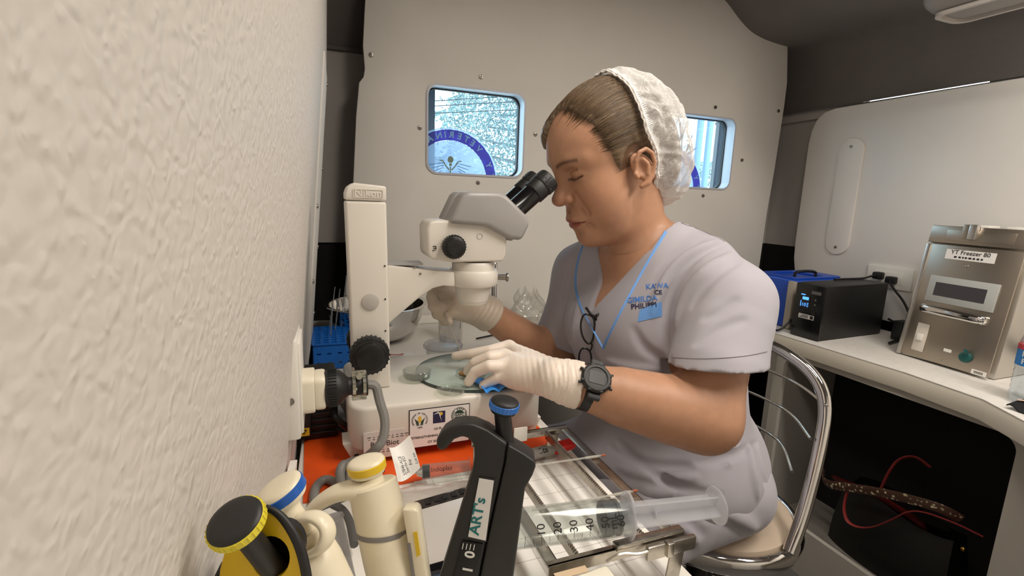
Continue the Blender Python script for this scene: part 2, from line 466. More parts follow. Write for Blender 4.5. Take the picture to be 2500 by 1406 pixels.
# --- work bench: L-shaped top along the left wall and the rear door
t = thing('work_bench', (.15, .5, 0), 'white laminate work bench along the grained vinyl wall', 'bench')
top = [(-.075, -.6), (.368, -.6), (.368, 1.10), (.40, 1.14), (.90, 1.14), (.90, 1.505), (-.02, 1.505), (-.03, 1.3)]
m = MB(); m.prism(top, .72, .75, None, bevel=.003); obj('worktop', m, M_WHITE, t, 30)
m = MB(); m.box2((.335, -.6, 0), (.350, 1.10, .72)); obj('front_panel', m, M_CAB, t)
m = MB(); m.box2((.35, 1.16, 0), (.88, 1.175, .72)); obj('back_panel', m, M_CAB, t)
m = MB(); m.box2((-.035, 1.496, .75), (.88, 1.512, .775), .003); obj('upstand', m, M_WHITE, t)

# --- right-hand counter with an open cabinet below
t = thing('side_counter', (1.6, .3, 0), 'white counter with a cream edge and an open cabinet below', 'counter')
cx = [(1.43, 1.36), (1.43, 1.20), (1.40, 1.17), (1.36, 1.155), (1.372, .75), (1.352, .58), (1.29, .48), (1.22, .38), (1.2, .2), (1.2, -.9), (1.79, -.9), (1.79, 1.36)]
m = MB(); m.prism(cx, .748, .75, None); obj('counter_top', m, mat('speckled_counter_laminate', (236, 231, 224), .35, var=(60, .05)), t, 0)
m = MB(); m.prism(cx, .70, .748, None, bevel=.004); obj('counter_edge', m, M_EDGE, t, 30)
m = MB(); m.prism([(p[0], p[1]) for p in [(1.38, .0), (1.38, .70), (1.40, .70), (1.40, 0)]], 1.13, 1.15, Matrix(((1, 0, 0, 0), (0, 0, 1, 0), (0, 1, 0, 0), (0, 0, 0, 1)))); m.box2((1.40, 1.13, 0), (1.84, 1.15, .70)); obj('end_panel', m, M_CAB, t)
# cabinet front with a rounded opening (front lies in the plane x = 1.385)
fr = [(-.9, .0), (1.13, .0), (1.13, .70), (-.9, .70)]
hole = rrect(.52, .155, 1.10, .68, .035, 6)
m = MB(); m.prism(fr, 1.385, 1.40, MYZ, holes=[hole]); obj('cabinet_front', m, mat('beige_cabinet_front', (188, 182, 172), .5, var=(8, .02)), t, 30)
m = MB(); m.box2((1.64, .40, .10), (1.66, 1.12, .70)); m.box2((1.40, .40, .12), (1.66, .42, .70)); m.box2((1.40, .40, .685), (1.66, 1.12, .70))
obj('cabinet_inside', m, M_SHADEIN, t)
m = MB(); m.box2((1.40, .42, .10), (1.64, 1.12, .12)); m.box2((1.40, 1.102, .12), (1.64, 1.12, .685)); obj('cabinet_lining', m, M_CAB, t)
# ================================================================== STEREO MICROSCOPE (axis in the plane y = .80)
M_CREAM = mat('cream_microscope_paint', (222, 216, 206), .38, bump=(1500, .00004))
M_GREYPL = mat('grey_microscope_plastic', (158, 155, 153), .36, bump=(1500, .00003))
M_RUB = mat('black_rubber_grip', (20, 20, 20), .5)
M_BLKGL = mat('glossy_black_paint', (14, 14, 16), .18)
M_SHADOW = mat('black_seam', (25, 23, 22), .8)
M_INK = mat('black_print', (30, 28, 28), .7)
YA = .80
sc = thing('stereo_microscope', (.18, .80, .75), 'cream stereo microscope with grey eyepiece head on a broad light base', 'microscope')
MXZs = Matrix(((1, 0, 0, 0), (0, 0, 1, 0), (0, 1, 0, 0), (0, 0, 0, 1)))  # local xy -> x,z ; local z -> y
def prof_px(pts, y): return [(PY(a, b, y).x, PY(a, b, y).z) for a, b in pts]
# base box with feet
m = MB(); m.prism(rrect(.028, .698, .338, .925, .03, 6), .772, .842, None, bevel=.006, seg=3); base = obj('base', m, M_CREAM, sc, 40)
for (a, b) in ((.06, .735), (.30, .735), (.06, .89), (.30, .89)):
    m = MB(); m.prism([(-.028, 0), (.028, 0), (.042, .03), (-.042, .03)], -.02, .02, Matrix.Translation((a, b, .752)) @ MXZs.to_3x3().to_4x4(), bevel=.002); obj('foot', m, M_CREAM, sc, 30)
# glass stage plate
m = MB(); m.lathe([(0, 0), (.094, 0), (.095, .0008), (.095, .0042), (.094, .005), (0, .005)], Matrix.Translation((.240, .802, .842)), 72)
obj('stage_plate', m, mat('pale_green_stage_glass', (176, 190, 182), .08, coat=.5), sc, 40, label='pale green glass stage plate')
m = MB(); m.pipe([(.0952, .8415 - .842), (.0962, .8415 - .842), (.0962, .0050), (.0952, .0052)], Matrix.Translation((.240, .802, .842)), 72); obj('stage_ring', m, mat('dark_green_glass_edge', (52, 66, 62), .2), sc, 40)
# column
x0, x1 = .033, .092
m = MB(); m.prism([(x0 + .006, .842), (x1 + .004, .842), (x1, 1.137), (x0, 1.137)], .768, .824, MXZs, bevel=.004, seg=3); col_ = obj('column', m, M_CREAM, sc, 40)
cap = [(x0, 1.138), (x1, 1.138), (x1, 1.160), (x0 + .012, 1.1635), (x0 + .003, 1.157), (x0, 1.148)]
m = MB(); m.prism(cap, .768, .824, MXZs, bevel=.003, seg=3); capo = obj('column_cap', m, M_CREAM, sc, 40)
nx = (x0 + x1) / 2 + .003
m = MB(); m.prism(rrect(nx - .0215, 1.142, nx + .0215, 1.1545, .001, 2), .7668, .7685, MXZs, holes=[rrect(nx - .0207, 1.1428, nx + .0207, 1.1537, .001, 2)]); obj('badge_frame', m, M_CREAM, capo, 30)
MT = lambda x, y, z: Matrix.Translation((x, y, z)) @ Matrix(((1, 0, 0, 0), (0, 0, -1, 0), (0, 1, 0, 0), (0, 0, 0, 1)))  # text facing the camera side (-y)
m = MB(); m.text('Nikon', .0135, MT(nx, .7675, 1.1482), .0006, bold=.0002, sx=1.15); obj('badge_lettering', m, M_CREAM, capo, 30)
for zz in (.937, .988, 1.040):
    m = MB(); m.cyl((x1 - .0035, .7695, zz), (x1 - .0035, .7668, zz), .0013, seg=10); obj('set_screw', m, M_RUB, col_)
m = MB(); c_ = Vector(((x0 + x1) / 2 + .004, .768, .985)); m.cyl(c_, c_ - Vector((0, .003, 0)), .0128, seg=32, bevel=.001); obj('hole_cover', m, mat('satin_silver_plate', (196, 190, 184), .35, .3), col_)
# focus knobs on both sides
def knob(c, r, L, dirn, parent, name):
    M = frame(c, dirn)
    m = MB(); m.lathe([(r * .93, 0), (r, .002), (r, L * .62), (r * .96, L * .68)], M, 40); k = obj(name, m, M_RUB, parent, 40)
    m = MB()
    for i in range(26):
        a = 2 * PI * i / 26
        m.box((r * math.cos(a), r * math.sin(a), L * .34), (r * .10, r * .10, L * .58), r * .02, 1, M=M)
    m.M = None; obj('grip_ridges', m, M_RUB, k, 30)
    m = MB(); m.lathe([(r * .96, L * .66), (r * .80, L * .72), (r * .74, L * .98), (r * .70, L), (r * .2, L * .97), (0, L * .965)], M, 40); obj('knob_cap', m, mat('satin_black_knob', (24, 23, 23), .35), k, 40)
    return k
kc = PY(900, 858, .768)
m = MB(); m.cyl((kc.x, .77, kc.z), (kc.x, .755, kc.z), .012); obj('focus_shaft', m, M_RUB, sc)
knob((kc.x, .760, kc.z), .0285, .028, (0, -1, 0), sc, 'focus_knob')
m = MB(); m.cyl((kc.x, .82, kc.z), (kc.x, .836, kc.z), .012); obj('focus_shaft', m, M_RUB, sc)
knob((kc.x, .832, kc.z), .0285, .028, (0, 1, 0), sc, 'focus_knob')
# arm: bracket from the column that ends in a ring
arm = prof_px([(946, 648), (1035, 658), (1075, 662), (1110, 664), (1112, 700), (1082, 698), (1058, 704), (1030, 722), (948, 792)], .776)
m = MB(); m.prism(arm, .776, .824, MXZs, bevel=.003, seg=2); ao = obj('arm', m, M_CREAM, sc, 40)
a0 = PY(946, 648, .776)
ra = [PY(a, b, .776) for a, b in ((950, 661), (1060, 664))]
m = MB(); m.box2((.0955, .781, a0.z - .001), (.150, .819, a0.z + .0016)); obj('arm_recess', m, M_GREYPL, ao)
for p in ((1013, 652), (1026, 668)):
    q = PY(p[0], p[1], .776); m = MB(); m.cyl((q.x, .777, q.z), (q.x, .7745, q.z), .0018, seg=12); obj('arm_screw', m, M_SCREW, ao)
rc = PY(1152, 684, YA)          # ring axis
RX = rc.x + .002
zr0, zr1 = PY(1152, 703, .765).z, PY(1152, 664, .765).z
m = MB(); m.pipe([(.034, zr0 + .002), (.040, zr0), (.0425, zr0 + .004), (.0425, zr1 - .004), (.040, zr1), (.034, zr1)], Matrix.Translation((RX, YA, 0)), 56); ring = obj('focus_ring', m, M_CREAM, sc, 40)
m = MB(); m.cyl((RX + .040, YA - .012, (zr0 + zr1) / 2), (RX + .054, YA - .016, (zr0 + zr1) / 2), .005, seg=18); m.cyl((RX + .054, YA - .016, (zr0 + zr1) / 2), (RX + .058, YA - .017, (zr0 + zr1) / 2), .0075, seg=22, bevel=.001); obj('clamp_screw', m, M_SCREW, sc)
# objective below the ring
zo0, zo1 = PY(1150, 748, .775).z, zr0
m = MB(); m.lathe([(.0, zo0), (.0235, zo0), (.0245, zo0 + .001), (.0255, zo0 + .006), (.0265, zo0 + .0065), (.0318, zo1 - .002), (.0325, zo1 + .004), (0, zo1 + .004)], Matrix.Translation((RX, YA, 0)), 56); ob_ = obj('objective', m, M_CREAM, sc, 40)
m = MB(); m.lathe([(0, zo0 - .0004), (.019, zo0 - .0004), (.019, zo0 + .0003), (0, zo0 + .0003)], Matrix.Translation((RX, YA, 0)), 40); obj('lens', m, M_BLKGL, ob_)
m = MB(); m.lathe([(.0362, zr1 - .002), (.0362, zr1 + .010), (.034, zr1 + .014)], Matrix.Translation((RX, YA, 0)), 56); obj('neck_ring', m, M_CREAM, sc, 40)
# zoom body
zb = prof_px([(1042, 556), (1050, 541), (1068, 538), (1205, 540), (1228, 560), (1236, 585), (1234, 622), (1226, 638), (1100, 640), (1052, 632), (1044, 622)], .768)
m = MB(); m.prism(zb, .764, .836, MXZs, bevel=.007, seg=4); zo = obj('zoom_body', m, M_CREAM, sc, 40)
zk = PY(1105, 601, .764)
m = MB(); m.cyl((zk.x, .766, zk.z), (zk.x, .758, zk.z), .013); obj('knob_collar', m, M_RUB, sc)
knob((zk.x, .762, zk.z), .0182, .020, (0, -1, 0), sc, 'zoom_knob')
knob((zk.x, .838, zk.z), .0182, .020, (0, 1, 0), sc, 'zoom_knob')
m = MB(); q = PY(1171, 577, .7638); m.pipe([(.0043, -.0003), (.0047, -.0003), (.0047, .0005), (.0043, .0005)], frame(q, (0, -1, 0)), 28); obj('index_ring', m, M_GREYPL, zo)
m = MB(); q = PY(1060, 606, .7638)
for i, (dx, dz, w, h) in enumerate(((0, .003, .0045, .0012), (.001, -.0002, .0045, .0012), (-.001, -.0035, .004, .0012), (.0028, .0005, .001, .006))): m.box((q.x + dx, .7636, q.z + dz), (w, .0006, h))
obj('model_print', m, M_INK, zo, 0)
# grey binocular head: two sloping housings
def pod(y0, y1, dx=0.0):
    p = prof_px([(1098, 545), (1130, 478), (1140, 467), (1222, 469), (1240, 478), (1290, 528), (1296, 548), (1276, 588), (1246, 584), (1195, 556), (1188, 553)], .752)
    return [(a + dx, b) for a, b in p]
m = MB(); m.prism(pod(0, 0), .752, .797, MXZs, bevel=.008, seg=4); po = obj('eyepiece_housing', m, M_GREYPL, sc, 40)
m = MB(); m.prism(pod(0, 0), .803, .848, MXZs, bevel=.008, seg=4); obj('eyepiece_housing', m, M_GREYPL, sc, 40)
pb = pod(0, 0)
m = MB(); m.prism([(a * .97 + RX * .03, b - .004) for a, b in pb], .79, .81, MXZs, bevel=.003); obj('housing_bridge', m, M_GREYPL, sc, 40)
# eyepieces
ea = PY(1262, 508, .774); eb = PY(1342, 436, .774)
ax = (eb - ea); ax.y = 0; ax.normalize(); EL = (Vector((eb.x - ea.x, 0, eb.z - ea.z))).length
for yy in (.774, .826):
    o0 = Vector((ea.x, yy, ea.z)) - ax * .012
    M = frame(o0, ax)
    m = MB(); m.lathe([(.0188, 0), (.0188, .006), (.0172, .009), (.0172, EL * .50 + .012)], M, 40); tb = obj('eyepiece_tube', m, M_BLKGL, sc, 40)
    m = MB(); m.lathe([(.0172, EL * .48 + .012), (.0195, EL * .50 + .012), (.0195, EL * .70 + .012), (.0188, EL * .72 + .012), (.0188, EL * .735 + .012), (.0200, EL * .75 + .012), (.0200, EL * .97 + .012), (.0185, EL + .012), (.014, EL + .013), (.0135, EL + .009), (0, EL + .008)], M, 48); ey = obj('eyepiece', m, M_RUB, sc, 40)
    m = MB()
    for i in range(24):
        a = 2 * PI * i / 24
        m.box((.0199 * math.cos(a), .0199 * math.sin(a), EL * .86 + .012), (.0012, .0012, EL * .18 if i % 4 else .001), M=M)
    obj('dioptre_ridges', m, M_RUB, ey)
    m = MB()
    for i in range(12):
        a = 2 * PI * i / 12
        m.ball((M @ Vector((.0201 * math.cos(a), .0201 * math.sin(a), EL * .80 + .012))), .0006, u=6, v=4)
    obj('dioptre_marks', m, mat('white_print', (225, 225, 220), .6), ey)
# property sticker on the near side of the base
M_STICK = mat('white_sticker', (236, 232, 228), .3)
yS = .6975
s0 = PY(997, 1000, yS); s1 = PY(1146, 986, yS); s2 = PY(1146, 1077, yS); s3 = PY(1000, 1093, yS)
sx0, sx1, sz0, sz1 = (s0.x + s3.x) / 2, (s1.x + s2.x) / 2, (s2.z + s3.z) / 2, (s0.z + s1.z) / 2
m = MB(); m.box2((sx0, yS - .0004, sz0), (sx1, yS + .001, sz1)); stk = obj('property_sticker', m, M_INK, base, 0)
m = MB(); m.box2((sx0 + .0012, yS - .0007, sz0 + .0012), (sx1 - .0012, yS - .0003, sz1 - .0012)); obj('sticker_face', m, M_STICK, base, 0)
sw, sh = sx1 - sx0, sz1 - sz0
def SP(u, v): return Vector((sx0 + sw * u, yS - .0009, sz0 + sh * v))     # point on the sticker
M_GREENP = mat('dark_green_print', (28, 62, 48), .6); M_NAVY = mat('navy_print', (34, 32, 70), .5); M_YELP = mat('yellow_print', (226, 186, 60), .5)
rl = sh * .155
m = MB()
for k, ch in enumerate('DEPARTMENT OF AGRICULTURE'):
    a = rad(215 - k * 250 / 24); q = SP(.17, .72) + Vector((math.cos(a), 0, math.sin(a))) * rl * 1.15
    m.text(ch, rl * .36, Matrix.Translation(q) @ Matrix.Rotation(-(a - PI / 2), 4, 'Y') @ MT(0, 0, 0).to_3x3().to_4x4(), .0001)
m.text('1898', rl * .42, MT(*(SP(.17, .72) - Vector((0, 0, rl * 1.25)))), .0001)
obj('emblem_lettering', m, M_INK, base, 0)
m = MB()
for sg in (-1, 1):
    for j in range(3):
        c0 = SP(.17, .72) + Vector((sg * rl * (.12 + .16 * j), 0, -rl * .9)); c1 = SP(.17, .72) + Vector((sg * rl * (.30 + .12 * j), 0, -rl * .25)); c2 = SP(.17, .72) + Vector((sg * rl * (.62 + .1 * j), 0, rl * (.12 + .12 * j)))
        m.tube([c0, c1, c2], [rl * .05, rl * .07, rl * .02], 4, flat=(.12, 1), up=(0, -1, 0))
obj('emblem_leaves', m, M_GREENP, base, 0)
m = MB()
for j in range(3):
    for i in range(-1, 2):
        m.ball(SP(.17, .72) + Vector((i * rl * .17, 0, rl * (-.1 + .26 * j + (.1 if i == 0 else 0)))), (rl * .12, .0001, rl * .16), u=10, v=6)
m.prism([(-.3 * rl, 0), (0, -.55 * rl), (.3 * rl, 0)], -.00005, .00005, Matrix.Translation(SP(.17, .72)) @ MXZs)
obj('emblem_grain', m, M_YELP, base, 0)
q = SP(.485, .74); hw = sw * .10
m = MB(); m.box2((q.x - hw, q.y - .0001, q.z - hw), (q.x + hw, q.y + .0001, q.z + hw)); obj('emblem_square', m, M_NAVY, base, 0)
m = MB(); m.lathe([(0, 0), (hw * .30, 0), (hw * .30, .0002), (0, .0002)], frame(q + Vector((hw * .28, -.0001, hw * .55)), (0, -1, 0)), 20); obj('emblem_sun', m, M_YELP, base, 0)
m = MB(); M5 = Matrix.Translation(q + Vector((0, -.0004, 0))) @ MXZs
m.prism([(-hw * .95, hw * .55), (-.1 * hw, hw * .95), (0.02 * hw, hw * .8), (-.1 * hw, hw * .7)], -.00005, .00005, M5); m.prism([(-.12 * hw, hw * .75), (.1 * hw, hw * .7), (.42 * hw, -hw * .8)], -.00005, .00005, M5); obj('emblem_rays', m, M_STICK, base, 0)
q = SP(.82, .73)
m = MB()
m.pipe([(rl * 1.22, 0), (rl * 1.30, 0), (rl * 1.30, .0002), (rl * 1.22, .0002)], frame(q, (0, -1, 0)), 36)
for k in range(20):
    if k % 5 == 2: continue
    a = 2 * PI * k / 20; m.box((rl * 1.04 * math.cos(a), rl * 1.04 * math.sin(a), .0001), (rl * .16, rl * .22, .0002), M=frame(q, (0, -1, 0)) @ Matrix.Rotation(0, 4, 'Z'))
for sg in (-1, 1):
    m.prism([(rl * .82 * math.cos(rad(20 + 140 * i / 12)), sg * rl * .82 * math.sin(rad(20 + 140 * i / 12))) for i in range(13)], -.0001, .0001, Matrix.Translation(q) @ MXZs)
obj('seal_print', m, M_GREENP, base, 0)
m = MB(); m.text('NAFC', rl * .62, MT(*q), .0002, bold=.0001); obj('seal_lettering', m, M_GREENP, base, 0)
m = MB(); m.text('US PL', sh * .085, MT(*SP(.40, .44)), .0001, bold=.00005, align='LEFT'); m.text('"STRENGTHENING THE LIV', sh * .080, MT(*SP(.025, .27)), .0001, bold=.00006, align='LEFT'); m.text('CY 20', sh * .085, MT(*SP(.30, .12)), .0001, bold=.00006, align='LEFT'); m.text('15', sh * .085, MT(*SP(.66, .15)), .0001, bold=.00006, align='LEFT')
obj('sticker_lettering', m, M_INK, base, 0)
# supplier label at the left of the same side
l0 = PY(887, 1058, yS); l1 = PY(990, 1108, yS)
m = MB(); m.box2((l0.x, yS - .0003, l1.z), (l1.x, yS + .001, l0.z)); obj('supplier_label', m, mat('glossy_silver_label', (214, 208, 202), .15), base, 0)
m = MB(); lc = (l0 + l1) / 2
m.text('Ro   Biot', .0115, MT(lc.x, yS - .0005, lc.z + .001), .0001)
for r_ in range(4):
    for c_i in range(9): m.box((l0.x + .008 + c_i * .0068, yS - .0005, lc.z + (.013, .0095, -.0085, -.012)[r_]), (.0052 - .0011 * ((c_i * 7 + r_ * 3) % 4), .0002, .0009))
obj('label_lettering', m, M_INK, base, 0)
# ================================================================== ON THE BENCH
M_ORANGE = mat('orange_mat', (234, 86, 20), .5, var=(40, .06))
M_CLEAR = clear('clear_plastic', (246, 248, 247), .05, .08, 1.0)
M_DISHP = clear('petri_plastic', (250, 252, 250), .035, .05, 1.3)
M_PAPER = mat('white_paper', (240, 237, 232), .7)
M_POLY = clear('milky_polypropylene', (240, 240, 242), .30, .25, .6, (235, 236, 240))
M_IVORY = mat('ivory_plastic', (232, 224, 204), .35)
M_CABLE = mat('grey_cable_sheath', (128, 126, 122), .45)
M_BCABLE = mat('black_cable_sheath', (18, 17, 17), .5)
M_CHROME = mat('polished_chrome', (215, 213, 210), .08, 1.0)
M_ZINC = mat('zinc_clamp', (190, 190, 178), .25, 1.0)
M_WPL = mat('white_plastic', (232, 228, 220), .4)

m = MB(); m.prism([(-.034, .63), (.345, .645), (.352, .84), (-.038, .84)], .7502, .7522, None); obj('bench_mat', m, M_ORANGE, None, 30, 'flat orange mat spread under the microscope', 'mat')

# --- socket box on the wall with a heavy plug
t = thing('wall_socket', (-.055, .645, .85), 'white surface-mounted socket box on the grained wall', 'socket')
m = MB(); m.box2((-.050, .606, .851), (-.0315, .69, .976), .003); obj('socket_box', m, M_WPL, t)
m = MB(); m.cyl((-.041, .607, .902), (-.041, .604, .902), .0042, seg=14); obj('socket_screw', m, M_SCREW, t)
m = MB(); m.box2((-.0325, .612, .856), (-.0285, .684, .971), .002); obj('socket_plate', m, M_WPL, t)
m = MB(); m.grid(lambda u, v: (wl(u, v) + .011, u, v), 12, 2, .22, .606, .751, .826, thick=(-.008, 0, 0)); obj('cable_trunking', m, M_WPL, None, 35, 'white cable trunking along the foot of the grained wall', 'trunking')
PYa = .645
t = thing('power_plug', (.01, PYa, .88), 'cream and black power plug with a metal clamp in the wall socket', 'plug')
q0 = PY(732, 955, PYa); q1 = PY(795, 953, PYa); q2 = PY(862, 948, PYa); q3 = PY(895, 945, PYa)
zc = .899
MX = frame((q0.x - .001, PYa, zc), (1, 0, 0), (0, 1, 0))
W1 = q1.x - q0.x; W2 = q2.x - q1.x; W3 = q3.x - q2.x
m = MB(); m.prism(rrect(-.024, -.024, .024, .024, .008, 5), 0, W1 * .62, MX, bevel=.002); m.prism(rrect(-.021, -.022, .021, .022, .008, 5), W1 * .6, W1 + .001, MX, bevel=.003); obj('plug_body', m, M_IVORY, t, 40)
m = MB(); m.lathe([(.0215, W1), (.0235, W1 + .002), (.0235, W1 + W2 * .45), (.021, W1 + W2 * .6), (.012, W1 + W2 * .85), (.010, W1 + W2 + W3), (.0, W1 + W2 + W3)], MX, 36); gb = obj('connector_collar', m, M_RUB, t, 40)
m = MB()
for i in range(36):
    a = 2 * PI * i / 36; m.box((.0237 * math.cos(a), .0237 * math.sin(a), W1 + W2 * .27), (.0013, .0013, W2 * .3), M=MX)
obj('collar_ridges', m, M_RUB, gb, 30)
m = MB()
for zz in (.12, .88): m.pipe([(.0115, W1 + W2 + W3 * (zz - .12)), (.014, W1 + W2 + W3 * (zz - .12)), (.014, W1 + W2 + W3 * (zz + .12)), (.0115, W1 + W2 + W3 * (zz + .12))], MX, 24)
m.box((.0, .016, W1 + W2 + W3 * .5), (.006, .008, W3 * 1.1), .001, M=MX); m.box((.0, -.016, W1 + W2 + W3 * .5), (.006, .008, W3 * 1.1), .001, M=MX)
m.cyl(MX @ Vector((-.005, .016, W1 + W2 + W3 * .5)), MX @ Vector((-.012, .016, W1 + W2 + W3 * .5)), .004, seg=10); m.cyl(MX @ Vector((-.013, 0, W1 + W2 + W3 * .2)), MX @ Vector((.013, .0, W1 + W2 + W3 * .2)), .0025, seg=8)
obj('cable_clamp', m, M_ZINC, t)
m = MB(); m.lathe([(.012, W1 + W2 + W3 * .98), (.0145, W1 + W2 + W3), (.0145, W1 + W2 + W3 * 1.12), (.008, W1 + W2 + W3 * 1.15), (0, W1 + W2 + W3 * 1.15)], MX, 24); obj('strain_relief', m, M_RUB, t)
ce = MX @ Vector((0, 0, W1 + W2 + W3 * 1.1))
m = MB(); m.tube([ce, ce + Vector((.012, 0, -.002)), PY(925, 975, .64), PY(942, 1025, .63), PY(936, 1075, .62), PY(915, 1100, .615), PZ(890, 1120, .772), PZ(850, 1128, .764), PZ(833, 1142, .764)], .0062, 10, smooth=3); obj('plug_cable', m, M_CABLE, t)
m = MB(); m.tube([PZ(836, 1196, .760), PZ(828, 1150, .785), PZ(842, 1128, .790), PZ(855, 1150, .780), PZ(850, 1200, .758), PZ(800, 1165, .757), PZ(770, 1185, .757), PZ(765, 1230, .757), PZ(790, 1290, .757)], .0062, 10, smooth=3)
obj('grey_cable', m, M_CABLE, None, 60, 'thick grey cable looped on the bench behind the cream pipettes', 'cable')

# --- black transformer under the socket
t = thing('power_supply', (-.01, .86, .75), 'black finned power supply box behind the wall socket', 'power supply')
m = MB(); m.box2((-.042, .80, .753), (.015, .95, .832), .004); obj('case', m, mat('black_textured_case', (22, 20, 20), .5, bump=(800, .0002)), t)
for i in range(6):
    m = MB(); m.box2((-.030, .797, .762 + i * .011), (.015, .802, .767 + i * .011), .001); obj('cooling_fin', m, M_RUB, t)
m = MB(); m.box2((-.046, .789, .764), (-.026, .802, .822), .002); inl = obj('inlet', m, M_RUB, t)
m = MB(); m.box2((-.0445, .7885, .767), (-.0285, .7893, .780)); obj('warning_label', m, mat('yellow_label', (226, 190, 40), .5), t, 0)
m = MB(); m.prism([(-.0415, .7775), (-.0315, .7775), (-.0365, .7695)], .7878, .7884, MXZs, holes=[[(-.0393, .7763), (-.0337, .7763), (-.0365, .7718)]]); obj('warning_triangle', m, M_INK, t, 0)
m = MB(); m.tube([(.008, .797, .80), (.012, .775, .795), PZ(862, 1050, .77), PZ(872, 1120, .757), PZ(875, 1190, .757)], .0045, 8, smooth=3); obj('lead', m, M_BCABLE, t)
m = MB(); m.tube([(.012, .80, .77), PZ(880, 1080, .765), PZ(905, 1110, .757), PZ(935, 1150, .757)], .003, 8, smooth=3); obj('lead', m, M_BCABLE, t)

# --- blue tube rack with rods standing in it
def tube_rack():
    t = thing('tube_rack', (.01, 1.22, .75), 'blue plastic tube rack beside the grained wall', 'rack')
    M_BL = mat('blue_plastic', (18, 104, 196), .4)
    x0, x1, y0, y1, z0, z1 = -.026, .062, 1.142, 1.296, .752, .812
    nx, ny = 5, 8
    sx, sy = (x1 - x0) / nx, (y1 - y0) / ny
    for nm, za, zb in (('top_deck', z1 - .006, z1), ('middle_deck', z0 + .022, z0 + .026)):
        holes = []
        for i in range(nx):
            for j in range(ny):
                cx, cy = x0 + sx * (i + .5), y0 + sy * (j + .5)
                holes.append([(cx + .0068 * math.cos(2 * PI * k / 10), cy + .0068 * math.sin(2 * PI * k / 10)) for k in range(10)])
        m = MB(); m.prism([(x0, y0), (x1, y0), (x1, y1), (x0, y1)], za, zb, None, holes=holes); obj(nm, m, M_BL, t, 30)
    def wall_(p0, p1):
        L = (Vector(p1) - Vector(p0)).length; M = frame(p0, (Vector(p1) - Vector(p0)).cross(Vector((0, 0, 1))), Vector(p1) - Vector(p0))
        hs = []
        n = int(L / .018)
        for r in range(2):
            for i in range(n):
                u = (i + .5) * L / n; hs.append(rrect(u - .005, .012 + r * .022, u + .005, .016 + r * .022, .0018, 2))
        m = MB(); m.prism([(0, 0), (L, 0), (L, z1 - z0 - .006), (0, z1 - z0 - .006)], -.0015, .0015, M, holes=hs); return m
    up = Vector((0, 0, 1))
    for a, b in (((x0, y0, z0), (x1, y0, z0)), ((x1, y0, z0), (x1, y1, z0)), ((x1, y1, z0), (x0, y1, z0)), ((x0, y1, z0), (x0, y0, z0))):
        M = frame(a, (Vector(b) - Vector(a)).cross(up), Vector(b) - Vector(a))
        m = wall_(a, b)
        obj('side_panel', m, M_BL, t, 30)
    m = MB(); m.prism(rrect(x0 - .004, y0 - .004, x1 + .004, y1 + .004, .006, 3), z1 - .003, z1 - .0005, None, holes=[rrect(x0 + .001, y0 + .001, x1 - .001, y1 - .001, .003, 3)]); obj('rim', m, M_BL, t, 30)
tube_rack()
for k, (px, py, tx, ty) in enumerate(((800, 822, 818, 700), (815, 835, 830, 705), (828, 815, 846, 672), (806, 850, 812, 745))):
    b = PZ(px, py, .78); b.x = max(-.02, min(.055, b.x)); b.y = max(1.16, min(1.28, b.y)); tt = PY(tx, ty, b.y + .01)
    m = MB(); m.tube([b, b.lerp(tt, .5), tt], [.0016, .0018, .0010], 8)
    obj('glass_rod', m, clear('thin_glass_rod', (220, 225, 228), .25, .05, 1.5), None, 60, 'thin clear glass rod standing in the blue tube rack', 'rod', 'glass rods in the blue rack')

# --- steel mixing bowl, steel cup, plastic bag
t = thing('mixing_bowl', (.135, 1.365, .75), 'polished steel mixing bowl behind the microscope column', 'bowl')
outp = [(.0, .0), (.055, .0), (.085, .012), (.110, .038), (.125, .070), (.130, .098)]
inp = [(.127, .098), (.122, .071), (.107, .040), (.083, .015), (.054, .003), (.0, .003)]
m = MB(); m.lathe([(r, .752 + z) for r, z in outp + inp], Matrix.Translation((.135, 1.365, 0)), 64); obj('bowl_shell', m, M_CHROME, t, 60)
m = MB(); m.pipe([(.126, .850), (.135, .849), (.137, .852), (.135, .854), (.126, .853)], Matrix.Translation((.135, 1.365, 0)), 64); obj('bowl_rim', m, M_CHROME, t, 60)
t = thing('steel_cup', (.345, 1.33, .75), 'tall stainless steel cup behind the stage', 'cup')
m = MB(); m.lathe([(0, .752), (.030, .752), (.033, .756), (.036, .865), (.0375, .868), (.0345, .866), (.031, .757), (0, .756)], Matrix.Translation((.33, 1.31, 0)), 40); obj('cup_wall', m, M_CHROME, t, 60)
t = thing('stand_post', (.52, 1.36, .75), 'slim polished steel stand post behind the microscope head', 'post')
m = MB(); m.lathe([(0, .752), (.022, .752), (.022, .758), (.009, .762), (.009, .95), (.006, .955), (0, .955)], Matrix.Translation((.487, 1.40, 0)), 28); obj('post_shaft', m, M_CHROME, t, 40)
m = MB()
def bagf(u, v):
    a = u * 2 * PI; r = .058 * (1 + .25 * math.sin(3 * a + 5 * v) + .12 * math.sin(7 * a - 9 * v)) * (1 - .55 * v ** 2)
    return (.60 + r * 1.0 * math.cos(a), 1.40 + r * math.sin(a), .753 + .11 * v + .012 * math.sin(5 * a) * v)
m.grid(bagf, 60, 16); obj('plastic_bag', m, clear('crinkled_clear_film', (244, 244, 242), .12, .12, 2.2), None, 25, 'crumpled clear plastic bag against the rear door panel', 'bag')
t = thing('instrument_tray', (.74, 1.33, .75), 'small white tray with a dark card on the rear bench', 'tray')
m = MB(); m.box2((.66, 1.27, .752), (.80, 1.40, .757), .002); obj('tray_floor', m, M_WPL, t)
m = MB(); m.prism(rrect(.655, 1.265, .805, 1.405, .01), .752, .775, None, holes=[rrect(.659, 1.269, .801, 1.401, .008)]); obj('tray_rim', m, M_WPL, t)
